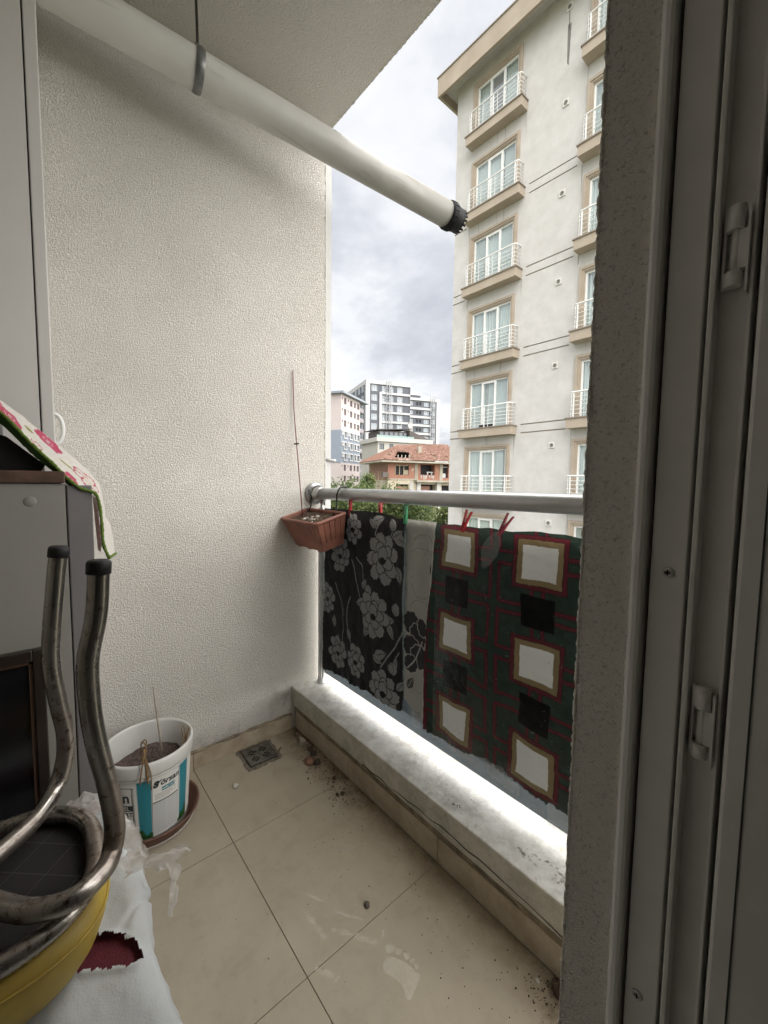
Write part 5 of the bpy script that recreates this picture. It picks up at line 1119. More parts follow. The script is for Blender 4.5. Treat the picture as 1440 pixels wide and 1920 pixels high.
# ---- the cream block across the street (parallel to the balcony)
CRM = mat('cream_render', (.575, .558, .536), .95, mott=(2.2, .14, (.51, .492, .468)), bump=(14, .25, .02)); BEI = mat('beige_trim', (.43, .365, .29), .85, mott=(1.2, .22, (.36, .30, .235)), bump=(25, .2, .01))
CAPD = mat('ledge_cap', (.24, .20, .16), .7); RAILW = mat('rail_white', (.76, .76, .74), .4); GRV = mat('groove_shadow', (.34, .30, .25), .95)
CURT = mat('net_curtain', (.86, .87, .86), .9, trans=.2); CURD = mat('grey_blind', (.36, .33, .34), .9)
F = 13.5; ab = empty('apartment_building', 'cream apartment block with french windows and white rails across the street', 'building', (-11.5, F, GZ)); AL = (-11.5, F, 0)
sills = [14.36, 11.52, 8.75, 5.97, 3.25, .59, -2.08]; ops = []
cols = [(-10.50, -8.76), (-6.10, -4.36)]
for zs_ in sills:
    for a, b in cols: ops.append((a+11.5, b+11.5, zs_+.02, zs_+1.86, .20, 0))
    if zs_ < 14: 
        for u0, u1 in ((0., .62), (3.30, 4.98), (7.5, 14.)):
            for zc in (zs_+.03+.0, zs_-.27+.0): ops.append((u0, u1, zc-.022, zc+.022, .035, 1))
for u0, u1 in ((0., .62), (3.30, 4.98), (7.5, 14.)):
    for zc in (14.36-2.84+2.80, 14.36-2.84+2.50): pass
wall = relief(0, 14., GZ-1, 16.9, ops, 12., 0)
wall.v = [(x, y, z-GZ) for x, y, z in wall.v]; wall.build('facade', [CRM, GRV], ab)
def lp(mb): return local(mb, (-11.5, F, GZ))
# eaves: flat soffit and a tall fascia
mb = MB(); x0, y0 = -11.98, 12.90; mb.box((x0+.05, y0+.05, 16.84), (3., F-.002, 16.895)); mb.box((x0+.05, F+.002-.004, 16.84), (-11.502, 26, 16.895)); lp(mb).build('soffit', CRM, ab)
mb = MB(); mb.box((x0-.04, y0-.04, 16.52-.02), (3., y0+.05, 17.20)); mb.box((x0-.04, y0+.052, 16.50), (x0+.05, 26, 17.20)); lp(mb).build('fascia', BEI, ab)
mb = MB(); mb.box((x0-.07, y0-.07, 17.203), (3., y0+.10, 17.25)); mb.box((x0-.07, y0+.10, 17.203), (x0+.10, 26, 17.25)); lp(mb).build('gutter_cap', CAPD, ab)
lp(MB().box((x0+.06, y0+.06, 16.90), (3., 26, 17.19))).build('roof_slab', CRM, ab)
def surround(w, h):        # moulded frame, three steps
    mb = MB()
    for i, (o, i_, y0, y1) in enumerate(((.17, .085, -.075, .02), (.085, .03, -.045, .02), (.03, -.001, -.02, .05))):
        mb.box((-o, y0, -.0), (-i_, y1, h+o)); mb.box((w+i_, y0, 0), (w+o, y1, h+o)); mb.box((-i_, y0, h+i_), (w+i_, y1, h+o))
    return mb.mesh('surround', BEI)
def wframe(w, h):
    mb = MB(); t = .055; y0, y1 = .03, .10
    mb.box((0, y0, 0), (t, y1, h)); mb.box((w-t, y0, 0), (w, y1, h)); mb.box((t, y0, h-t), (w-t, y1, h)); mb.box((t, y0, 0), (w-t, y1, t))
    for k, u in enumerate((w*.335, w*.665)): mb.box((u-.04, y0-.012, t), (u+.04, y1, h-t))
    mb.box((w*.335+.04, y0-.010, t), (w*.665-.04, y1, t+.10)); mb.box((w*.335+.04, y0-.010, h-t-.05), (w*.665-.04, y1, h-t))
    return mb.mesh('window', WPVC)
def curtain_mesh(w, h, fold, mt, seed):
    nx = 160; xs = np.linspace(0, w, nx); P_ = np.zeros((nx, 5, 3)); zz2 = np.linspace(0, h, 5)
    P_[..., 0] = xs[:, None]; P_[..., 2] = zz2[None]; ph = np.cumsum(.35+.55*vnoise(np.stack([xs, 0*xs, 0*xs], 1), 4, seed)); P_[..., 1] = (np.sin(ph*fold)*.030)[:, None]
    return grid_mesh('curtain', P_, mt)
w, h = 1.74, 1.84
for ci, (a, b) in enumerate(cols):
    for ri, zs_ in enumerate(sills):
        z = zs_+.02-GZ; u = a+11.5
        wn = shared('wf', lambda: wframe(w, h), 'window', ab, (u, 0, z))
        shared('sr', lambda: surround(w, h), 'surround', wn, (0, 0, 0))
        for k, (pa, pb) in enumerate(((.055, w*.335-.04), (w*.335+.04, w*.665-.04), (w*.665+.04, w-.055))):
            key = 'pane%d' % k
            shared(key, lambda: MB().box((pa, .060, .056), (pb, .066, h-.056)).mesh('pane', PANE), 'pane', wn, (0, 0, 0))
        sd_ = ri % 3
        cu_ = shared('cu%d' % sd_, lambda: curtain_mesh(w-.02, h-.02, 1.0+.2*sd_, CURT, sd_), 'curtain', wn, (.01, .145, .01))
        vv_ = ((1., 0.), (.62, .0), (.66, .33), (1., 0.), (.55, .44), (.9, .0), (1., 0.))[(ri+ci*3) % 7]; cu_.scale.x = vv_[0]; cu_.location.x = .01+vv_[1]*w
        if vv_[0] < .7:
            c2_ = copy_tree(cu_, wn); c2_.scale.x = .97-vv_[0]-.06; c2_.location.x = .01 if vv_[1] > .2 else w*(vv_[0]+.08)
        if ci == 0 and ri == 0: shared('blind', lambda: MB().box((w*.335+.041, .080, .16), (w*.665-.041, .086, h-.11)).mesh('blind', CURD), 'blind', wn, (0, 0, 0))
        if ci == 1 and ri > 0: shared('disc', lambda: MB().lathe([(0, -.012), (.11, -.012), (.12, -.004), (.12, .0), (0, 0)], (0, 0, 0), 24).mesh('vent_disc', BEI), 'vent_disc', wn, (.36, .059, h-.27)).rotation_euler = (math.pi/2, 0, 0)
        # projecting ledge with a dark cap and a rail
        def mk_ledge():
            m1 = MB(); m1.box((-.24, -.40, -.335), (w+.40, -.002, -.035)); return m1.mesh('ledge', BEI)
        le = shared('ledge', mk_ledge, 'ledge', ab, (u, 0, z))
        shared('ledgecap', lambda: MB().box((-.275, -.435, -.0345), (w+.435, -.003, .004)).mesh('ledge_cap', CAPD), 'ledge_cap', le, (0, 0, 0))
        rw0, rw1 = -.16, w+.32
        def mk_rail():
            m1 = MB(); r_ = .09
            P_ = [(rw0, -.005, .80), (rw0, -.24, .80)]+[(rw0+r_-r_*math.cos(t), -.24-r_*math.sin(t)*1.0, .80) for t in np.linspace(.2, math.pi/2, 5)]+[(rw1-r_+r_*math.sin(t), -.24-r_*math.cos(t), .80) for t in np.linspace(0, math.pi/2-.2, 5)]+[(rw1, -.24, .80), (rw1, -.005, .80)]
            return m1.tube(P_, .026, 8).mesh('railing', RAILW)
        rlg = shared('rail', mk_rail, 'railing', ab, (u, 0, z))
        for zb in (.12, .25, .38, .51, .64):
            shared('bar', lambda: MB().tube([(rw0, -.01, 0), (rw0, -.30, 0), (rw0+.03, -.33, 0), (rw1-.03, -.33, 0), (rw1, -.30, 0), (rw1, -.01, 0)], .0105, 6).mesh('bar', RAILW), 'bar', rlg, (0, 0, zb))
        for up in (rw0+.12, rw0+.12+(rw1-rw0-.24)/2, rw1-.12):
            shared('post', lambda: MB().box((-.017, -.347, -.03), (.017, -.313, .79)).mesh('post', RAILW), 'post', rlg, (up, 0, 0))
        for up in (rw0+.05, rw0+.34, rw0+.66, rw0+1.28, rw0+1.55, rw1-.05):
            shared('thinpost', lambda: MB().box((-.007, -.340, -.03), (.007, -.322, .79)).mesh('slim_post', RAILW), 'slim_post', rlg, (up, 0, 0))
fbx = lp(MB().box((-9.82, 13.22, 3.256), (-9.28, 13.36, 3.40), bev=.01)); fbx.build('flower_trough', mat('dark_trough', (.03, .03, .032), .7), ab)
def mk_vent():
    m1 = MB(); m1.box((-.10, -.03, -.10), (.10, 0, .10)); return m1.mesh('vent', mat('vent_plastic', (.66, .64, .60), .6))
def mk_grille():
    m1 = MB(); m1.lathe([(0, .002), (.030, .002), (.034, .012), (.060, .012), (.064, 0)], (0, 0, 0), 20); m1.box((-.005, -.06, .004), (.005, .06, .014)); return m1.mesh('vent_grille', mat('vent_dark', (.20, .185, .165), .6))
for zs_ in sills:
    v_ = shared('vent', mk_vent, 'vent', ab, (-6.97+11.5, -.001, zs_+1.88-GZ)); shared('grille', mk_grille, 'vent_grille', v_, (0, -.0355, 0)).rotation_euler = (math.pi/2, 0, 0)
STN = mat('damp_stain', (.17, .155, .135), 1., alpha=.55, mott=(2, .3))
mb = MB(); mb.add([(4.48, -.003, 15.75-GZ), (4.60, -.003, 15.75-GZ), (4.58, -.003, 15.1-GZ), (4.56, -.003, 14.5-GZ), (4.50, -.003, 14.6-GZ), (4.485, -.003, 15.2-GZ)], [(0, 1, 2, 3, 4, 5)]); mb.build('damp_streak', STN, ab)
mb = MB(); mb.add([(4.505, -.005, 16.25-GZ), (4.53, -.005, 16.25-GZ), (4.55, -.005, 15.6-GZ), (4.515, -.005, 15.5-GZ)], [(0, 1, 2, 3)]); mb.build('damp_streak', mat('dark_damp_stain', (.16, .145, .13), 1., alpha=.6), ab)

STR = mat('rain_streak_film', (.25, .22, .18), 1., alpha=.22, mott=(6, .3))
for a, b in cols:
    for zs_ in sills:
        for k in range(4):
            x = R.choice((a-.25, b+.33, a+R.uniform(0, 1.7)))+11.5+R.uniform(-.05, .05); w_ = R.uniform(.02, .06); l_ = R.uniform(.25, .9); z_ = zs_-.32-GZ
            MB().add([(x, -.0025, z_), (x+w_, -.0025, z_), (x+w_*.7, -.0025, z_-l_), (x+w_*.4, -.0025, z_-l_*1.1)], [(0, 1, 2, 3)]).build('rain_streak', STR, ab)
def far_empty(name, label, C, e):
    o = empty(name, label, 'building', (C[0], C[1], GZ), math.atan2(e[1], e[0])); return o
def up(mb): mb.v = [(x, y, z-GZ) for x, y, z in mb.v]; return mb
def window_set(parent, key, u, z, w, h, frame_m, glass_m, dep, mull=((.5,), (.6,)), t=.07, proud=.0):
    def mk():
        m1 = MB(); y0, y1 = dep-.10-proud, dep-.02
        m1.box((0, y0, 0), (t, y1, h)); m1.box((w-t, y0, 0), (w, y1, h)); m1.box((t, y0, 0), (w-t, y1, t)); m1.box((t, y0, h-t), (w-t, y1, h))
        for f_ in mull[0]: m1.box((w*f_-t*.5, y0+.01, t), (w*f_+t*.5, y1, h-t))
        for f_ in mull[1]: m1.box((t, y0+.012, h*f_-t*.4), (w-t, y1-.002, h*f_+t*.4))
        return m1.mesh('window', frame_m)
    o = shared('W'+key, mk, 'window', parent, (u, 0, z-GZ)); shared('G'+key, lambda: MB().add([(t*.5, dep-.03, t*.5), (w-t*.5, dep-.03, t*.5), (w-t*.5, dep-.03, h-t*.5), (t*.5, dep-.03, h-t*.5)], [(0, 1, 2, 3)]).mesh('pane', glass_m), 'pane', o, (0, 0, 0)); return o

# ---- pink and grey block
PNK = mat('pale_pink_render', (.44, .39, .378), .95, mott=(.3, .06)); GBL = mat('grey_blue_render', (.215, .245, .29), .95, mott=(.3, .08)); ROOFG = mat('grey_metal_roof', (.20, .225, .255), .6); BRW = mat('brown_window_frame', (.16, .09, .07), .6)
LTW = mat('white_trim', (.50, .50, .495), .8)
pk = far_empty('pink_building', 'pale pink block with a grey blue middle band beyond the handrail on the left', (-78.89, 54.29), (-.4986, .8668))
ops = []; wins = []
rows = [19.55, 16.95, 14.35, 11.75, 9.15, 6.55-2.55+.1, 1.5]
rows = [19.5, 16.95, 14.3, 11.7, 9.1, 6.5, 3.95, 1.35]
rows = [18.95+.35, 16.75, 14.1, 11.5, 8.95, 6.35, 3.75, 1.15]
for r_ in rows:
    for (a, b, hh_) in ((.45, .95, .6), (1.6, 2.85, 1.45), (3.75, 4.25, .6), (5.0, 6.35, 1.4), (7.4, 8.5, 1.35), (9.2, 10.7, 1.4)):
        zt = r_+1.40; ops.append((a, b, zt-hh_, zt, .25, 2)); wins.append((a, zt-hh_, b-a, hh_))
mb = up(relief(0, 11.15, GZ-1, 5.6, [o for o in ops if o[3] < 5.6], 16, 0)); mb.build('lower_wall', [PNK, PNK, DARK], pk)
mb = up(relief(-.12, 11.2, 5.602, 13.1, [o for o in ops if 5.6 < o[2] and o[3] < 13.2], 16, 0)); mb.build('middle_wall', [GBL, GBL, DARK], pk)
mb = up(relief(0, 11.15, 13.102, 21.3, [o for o in ops if o[2] > 13], 16, 0)); mb.build('upper_wall', [PNK, PNK, DARK], pk)
for (a, z, w_, h_) in wins:
    mid = 5.6 < z < 13.1
    window_set(pk, 'pk%.1f%.1f%d' % (w_, h_, mid), a, z, w_, h_, LTW if mid else BRW, FARGL, .25, ((.5,) if w_ > .9 else (), ()), .09)
    if mid:
        def mk():
            m1 = MB(); q = .22
            m1.box((-q, -.06, -q), (0, .02, h_+q)); m1.box((w_, -.06, -q), (w_+q, .02, h_+q)); m1.box((0, -.06, -q), (w_, .02, 0)); m1.box((0, -.06, h_), (w_, .02, h_+q)); return m1.mesh('window_trim', LTW)
        shared('pt%.1f%.1f' % (w_, h_), mk, 'window_trim', pk, (a, -.125, z-GZ))
# recessed balcony bay at the right end
BRB = mat('brown_bay', (.115, .085, .085), .8); mb = MB(); mb.box((11.16, 1.2, GZ-1), (14.0, 16, 21.2)); up(mb).build('bay_wall', BRB, pk)
for r_ in rows:
    mb = MB(); mb.box((11.17, .15, r_-.35), (13.9, 1.19, r_-.15)); mb.box((11.17, .10, r_-.15), (13.9, .16, r_+.75)); up(mb).build('balcony', mat('bay_panel', (.24, .22, .23), .7), pk)
    window_set(pk, 'bay', 11.8, r_, 1.5, 1.5, LTW, FARGL, 1.18, ((.5,), ()), .09)
mb = MB(); mb.box((-.9, -1.0, 21.3), (14.6, 17, 21.75)); up(mb).build('eave', ROOFG, pk)
mb = MB(); mb.add([(-.9, -1.0, 21.76), (14.6, -1.0, 21.76), (14.6, 17, 21.76), (-.9, 17, 21.76), (4, 6, 24.6), (10, 6, 24.6), (10, 11, 24.6), (4, 11, 24.6)], [(0, 1, 5, 4), (1, 2, 6, 5), (2, 3, 7, 6), (3, 0, 4, 7), (4, 5, 6, 7)]); up(mb).build('roof', ROOFG, pk)

# ---- white framed tower with dark cladding, two wings
DKC = mat('dark_cladding', (.075, .082, .098), .6, mott=(.4, .10)); TW = mat('tower_white', (.44, .44, .44), .8, mott=(.2, .05)); TGL = mat('tower_glass', (.19, .23, .27), .10, spec=.6)
tw_ = far_empty('tower_block', 'tall white and dark grey apartment tower far behind the roofs', (-102.87, 80.23), (.3344, .9424))
zr = [30.05, 27.05, 24.05, 21.05, 18.05, 15.05, 12.05]
ops = [(1.28, 15.2, 8., 32.1, .35, 1), (4.52, 15.2, 8, 29.8, .0, 0), (5.35, 15.2, 8, 29.15, .35, 1)]
for k in range(7):
    z = 29.75-3.0*k; ops.append((5.35, 15.2, z-.62, z, .0, 0))
for z in zr:
    ops.append((1.93, 3.82, z-.05, z+1.85, .55, 2)); ops.append((10.75, 12.62, z-.1, z+1.75, .55, 2)); ops.append((8.25, 9.35, z-.1, z+1.75, .55, 2)); ops.append((5.45, 6.75, z-.15, z+1.85, .55, 2))
mb = up(relief(0, 15.2, GZ-1, 33.3, ops, 20.5, 0)); mb.build('front_wall', [TW, DKC, DARK], tw_)
for z in zr:
    for (u, w_, d_) in ((1.93, 1.89, .05), (10.75, 1.87, .1), (8.25, 1.10, .1), (5.45, 1.30, .15)):
        window_set(tw_, 'tw%.2f' % w_, u, z-d_, w_, 1.88, WFAR, TGL, .55, ((.34, .68) if w_ > 1.5 else (.5,), (.36,)), .12)
# left flank, turned away: clad wall with white frame
fl_ = MB(); 
for k in range(7):
    z = 29.9-3*k
    for y in (2.6, 6.4, 10.2, 14.6):
        o = shared('flankw', lambda: MB().box((-.14, 0, 0), (-.06, 1.7, 1.8)).mesh('flank_window', WFAR), 'flank_window', tw_, (0, y, z-.1-GZ)); shared('flankp', lambda: MB().box((-.165, .1, .1), (-.142, .78, 1.7)).box((-.165, .9, .1), (-.142, 1.6, 1.7)).mesh('pane', TGL), 'pane', o, (0, 0, 0))
    if k < 3: o = up(MB().box((-.5, 9.2, z-2.1), (-.062, 12.2, z-1.2))).build('flank_balcony', TW, tw_)
fl_.box((-.06, 1.3, 8), (-.002, 20., 31.9)); up(fl_).build('flank_cladding', DKC, tw_)
SC = mat('galvanised_mast', (.36, .37, .38), .5, metal=.3)
def mast(parent, u, zt, zb, label=None):
    mb = MB(); a = .85
    for du in (0, a, 2*a*.9):
        mb.box((u+du-.05, -.6, zb), (u+du+.05, -.5, zt)); mb.box((u+du-.04, -.1, zb), (u+du+.04, -.02, zt-.6))
    z = zb
    while z < zt-.5: mb.box((u, -.58, z), (u+2*a*.9, -.52, z+.06)); z += 1.0
    return up(mb).build('hoist_mast', SC, parent)
mast(tw_, 6.85, 34.3, 15.)
wg = far_empty('tower_wing', 'lower right wing of the white and grey tower with a roof penthouse', (-97.91-.28, 95.28+.12), (.3344, .9424))
ops = [(-.3, 9.45, 8, 28.35, .35, 1)]
for k in range(7): z = 26.05-2.75*k; ops.append((-.3, 7.55, z-.72, z, 0., 0))
zw = [26.65, 23.75, 20.95, 18.15, 15.35]
for z in zw:
    for (u, w_) in ((1.9, 1.0), (3.0, 1.0), (4.95, 1.8), (-.1, .9), (7.9, 1.2)): ops.append((u, u+w_, z, z+1.25, .5, 2))
mb = up(relief(-.35, 10.7, GZ-1, 29.15, ops, 14, 0)); mb.build('front_wall', [TW, DKC, DARK], wg)
for z in zw:
    for (u, w_) in ((1.9, 1.0), (3.0, 1.0), (4.95, 1.8), (-.1, .9), (7.9, 1.2)): window_set(wg, 'wg%.1f%d' % (w_, u in (1.9, 3.0)), u, z, w_, 1.25, DKC if u in (1.9, 3.0) else WFAR, DARK if u in (1.9, 3.0) else TGL, .5, ((.5,) if w_ > 1.1 else (), ()), .10)
up(MB().box((-.3, 1.5, 29.152), (4.1, 8, 30.2))).build('penthouse', DKC, wg); up(MB().box((-.35, 1.2, 30.202), (4.2, 8.2, 31.3))).build('penthouse_parapet', TW, wg)
mast(wg, 7.1, 30.8, 14.)

# ---- cream mid-rise with a roof terrace
MCR = mat('cream_plaster', (.40, .387, .352), .95, mott=(.5, .08)); DKB = mat('dark_brown_metal', (.055, .045, .045), .6); TGR = mat('green_terrace_glass', (.25, .38, .35), .15, alpha=.75)
mr_ = far_empty('cream_midrise', 'cream mid rise with a dark roof terrace between the tower and the ruined house', (-65.6, 54.4), (.2761, .9611))
ops = []; wl = []
for zt in (9.15, 6.6, 3.95, 1.3):
    for (u, w_) in ((.28, 1.12), (2.58, .95), (5.06, 1.2), (8.2, 1.1)): ops.append((u, u+w_, zt-1.2, zt, .25, 1)); wl.append((u, zt-1.2, w_))
up(relief(-.06, 12.4, GZ-1, 9.55, ops, 9, 0)).build('front_wall', [MCR, DARK], mr_)
for (u, z, w_) in wl: window_set(mr_, 'mr%.2f' % w_, u, z, w_, 1.2, DKB, FARGL, .25, ((.5,), ()), .08)
up(MB().box((-.5, -.5, 9.552), (12.9, 9.5, 10.42))).build('parapet', mat('parapet_cream', (.43, .425, .40), .9, mott=(.5, .08)), mr_)
up(MB().box((-.45, -.42, 10.422), (8.2, -.38, 10.85))).build('terrace_glass', TGR, mr_)
for u in np.linspace(-.4, 8.1, 8): up(MB().box((u-.03, -.45, 10.424), (u+.03, -.36, 10.90))).build('terrace_post', mat('grey_post', (.4, .41, .4), .5), mr_)
pen = up(MB().box((.7, 1.2, 10.43), (7.4, 7, 12.0))).build('penthouse', DKB, mr_)
for u in np.linspace(.95, 6.6, 6): o = up(MB().box((u, 1.16, 10.75), (u+.75, 1.198, 11.75))).build('penthouse_window', FARGL, mr_)
up(MB().add([(.2, .6, 12.02), (8.2, .6, 12.55), (8.2, 8, 12.75), (.2, 8, 12.25), (.2, .6, 12.2), (8.2, .6, 12.75), (8.2, 8, 12.95), (.2, 8, 12.45)], [(0, 1, 2, 3), (4, 5, 6, 7), (0, 1, 5, 4), (1, 2, 6, 5), (2, 3, 7, 6), (3, 0, 4, 7)])).build('flat_roof', DKB, mr_)
up(MB().add([(7.5, .2, 12.3), (12.6, .2, 10.5), (12.6, 8, 10.5), (7.5, 8, 12.3), (7.5, .2, 10.44), (12.6, .2, 10.44), (12.6, 8, 10.44), (7.5, 8, 10.44)], [(0, 1, 2, 3), (0, 1, 5, 4), (2, 3, 7, 6), (4, 5, 6, 7), (0, 3, 7, 4), (1, 2, 6, 5)])).build('sloped_roof', mat('dark_tile', (.10, .085, .08), .8, mott=(3, .4)), mr_)
up(MB().box((8.5, 2.4, 11.5), (9.35, 3.2, 14.2))).build('chimney', MCR, mr_)
dsh = MB().lathe([(0, 0), (.2, .03), (.38, .12)], (0, 0, 0), 16); o = dsh.build('satellite_dish', LTW, mr_); o.location = (7.9, 1.2, 13.4-GZ); o.rotation_euler = (math.radians(75), math.radians(20), 0)

def aerial(parent, x, y, z, h):
    mb = MB(); mb.box((x-.03, y-.03, z), (x+.03, y+.03, z+h))
    for k in range(4): mb.box((x-.45+.05*k, y-.02, z+h-.15-.22*k), (x+.45-.05*k, y+.02, z+h-.11-.22*k))
    up(mb).build('aerial', SC, parent)
aerial(mr_, 6.4, 2., 12.7, 2.0); aerial(mr_, 2.6, 3., 12.4, 1.6); aerial(pk, 3.0, 3, 22.6, 2.2); aerial(pk, 8.2, 4., 23.2, 1.8); aerial(wg, 2.0, 4, 31.3, 2.0); aerial(tw_, 12.3, 3, 33.3, 1.9)
# ---- ruined brick house with a broken tiled roof
BRK = None
def brick(n, P, tc):
    L = n.links; mp = n.nodes.new('ShaderNodeMapping'); mp.inputs['Rotation'].default_value = (math.pi/2, 0, 0); L.new(tc.outputs['Object'], mp.inputs[0])
    b = n.nodes.new('ShaderNodeTexBrick'); b.inputs['Scale'].default_value = 2.2; b.inputs['Mortar Size'].default_value = .03
    b.inputs['Color1'].default_value = (.32, .125, .075, 1); b.inputs['Color2'].default_value = (.25, .10, .062, 1); b.inputs['Mortar'].default_value = (.28, .20, .16, 1); L.new(mp.outputs[0], b.inputs[0])
    no = n.nodes.new('ShaderNodeTexNoise'); no.inputs['Scale'].default_value = .9; no.inputs['Detail'].default_value = 6; L.new(tc.outputs['Object'], no.inputs['Vector'])
    r = n.nodes.new('ShaderNodeValToRGB'); L.new(no.outputs[0], r.inputs[0]); r.color_ramp.elements[0].position = .58; r.color_ramp.elements[0].color = (0, 0, 0, 1); r.color_ramp.elements[1].position = .66; r.color_ramp.elements[1].color = (1, 1, 1, 1)
    m = n.nodes.new('ShaderNodeMix'); m.data_type = 'RGBA'; L.new(r.outputs[0], m.inputs['Factor']); L.new(b.outputs[0], m.inputs['A']); m.inputs['B'].default_value = (.40, .33, .26, 1); L.new(m.outputs['Result'], P.inputs['Base Color'])
BRK = mat('bare_hollow_brick', (.4, .15, .08), .95, build=brick); CONC = mat('old_concrete', (.36, .33, .27), .95, mott=(.8, .35, (.26, .23, .18))); CRW = mat('stained_cream_wall', (.47, .43, .35), .95, mott=(.7, .25, (.38, .32, .23)))
RTL = mat('clay_roof_tile', (.195, .098, .064), .85, mott=(1.6, .35, (.14, .072, .05))); RTL2 = mat('pale_clay_tile', (.28, .165, .125), .85, mott=(2, .3))
rh = far_empty('ruined_house', 'ruined brick house with a broken terracotta roof and empty window openings', (-45.34, 39.53), (.3152, .949))
ops = [(1.15, 3.42, 2.25, 3.75, .35, 1), (5.36, 7.81, 2.33, 3.88, 1.2, 1), (9.04, 10.25, 1.9, 3.95, .6, 1)]
up(relief(0, 11.5, 1.45, 4.02, ops, 8, 0)).build('brick_wall', [BRK, DARK], rh)
for u in (4.36, 8.66): up(MB().box((u, -.06, 1.52), (u+.55, .01, 4.02))).build('concrete_column', CONC, rh)
up(MB().box((-.05, -.05, 1.46), (4.34, -.002, 1.72))).build('concrete_beam', CONC, rh)
up(MB().box((4.34, -.95, 1.22), (11.5, -.003, 1.50))).build('balcony_slab', CONC, rh)
# broken window with leftover frames
mb = MB(); fw = mat('old_wood_frame', (.30, .25, .18), .9)
mb.box((1.17, .1, 2.27), (1.30, .2, 3.73)); mb.box((1.85, .1, 2.27), (1.98, .2, 3.6)); mb.box((2.55, .1, 2.27), (2.68, .2, 3.73)); mb.box((1.17, .1, 3.58), (3.4, .2, 3.73)); mb.box((2.68, .12, 2.3), (3.4, .16, 3.0)); up(mb).build('broken_window', fw, rh)
mb = MB(); mb.box((6.6, .3, 2.70), (7.75, .5, 2.82)); mb.box((6.7, .3, 2.34), (6.85, .5, 2.70)); mb.box((7.4, .3, 2.34), (7.55, .5, 2.70)); up(mb).build('leftover_shelf', LTW, rh)
mb = MB(); mb.box((9.06, .2, 2.2), (9.16, .3, 3.9)); mb.box((9.06, .2, 3.55), (10.2, .3, 3.65)); mb.box((9.2, .25, 1.95), (9.9, .4, 2.6)); up(mb).build('leftover_window', LTW, rh)
mb = MB()
for k in range(26):
    x = 5.4+R.uniform(0, 2.3); mb.box((x, -.02+R.uniform(-.05, 0), 2.1-R.uniform(0, .5)), (x+R.uniform(.03, .08), .0, 2.33-R.uniform(0, .12)))
kind(up(mb).build('plaster_drips', LTW, rh), 'stuff')
ops = [(1.34, 3.45, -2.6, .87, .9, 1), (5.43, 8.04, -.9+0, .87, 1.2, 1), (5.55, 8.0, -4.0, -1.6, 1.0, 1), (9.1, 11.2, -3.6, .75, 1., 1)]
up(relief(0, 11.5, GZ-1, 1.448, ops, 8, 0)).build('lower_wall', [CRW, DARK], rh)
up(MB().box((1.36, .35, -2.6), (3.43, .42, .55))).build('garage_shutter', mat('faded_red_shutter', (.33, .17, .14), .8, mott=(2, .2)), rh)
up(MB().box((5.5, .5, -.3), (7.3, .58, .6))).build('doorway_board', mat('brown_board', (.22, .12, .09), .85), rh)
up(MB().box((3.6, -.08, GZ-1), (4.15, -.003, 1.2))).build('concrete_column', mat('whitewashed_column', (.46, .455, .43), .9, mott=(1, .2)), rh); up(MB().box((4.72, -.30, GZ-1), (5.32, -.003, 1.21))).build('concrete_column', MATS['whitewashed_column'], rh); up(MB().box((8.1, -.3, GZ-1), (8.75, -.003, 1.21))).build('concrete_column', MATS['whitewashed_column'], rh)
up(MB().box((-.9, -.35, 1.9), (0.0-.003, .35, 2.6))).build('air_conditioner', mat('ac_box', (.12, .10, .09), .8), rh)
# roof: battens below, individual barrel tiles on the slopes with a torn hole
ev = [(-1.5, -1.2, 4.32), (12.2, -1.2, 4.50), (12.2, 8.8, 4.4), (-1.5, 8.8, 4.3)]; rg0, rg1 = (3.1, 3.8, 7.0), (12.2, 3.8, 7.5)
mb = MB(); mb.box((-1.5, -1.2, 4.05), (12.2, 8.8, 4.28)); up(mb).build('eave_slab', CONC, rh)
mb = MB(); und_ = mat('bare_roof_timber', (.10, .075, .055), 1.)
mb.add([ev[0], rg0, rg1, ev[1]], [(0, 1, 2, 3)]); V = [Vector(p)-Vector((0, 0, .12)) for p in ev]; 
holes = [(.97, 4.86), (1.89, 5.6), (3.71, 5.67), (2.84, 5.04)]
tiles = MB(); tl2 = MB(); rnd = random.Random(5)
def inp(x, z):
    return bool(inpoly(np.array([x]), np.array([z]), [(p[0], p[1]) for p in holes])[0])
E0, E1, G0, G1 = Vector(ev[0]), Vector(ev[1]), Vector(rg0), Vector(rg1)
nrow = 22
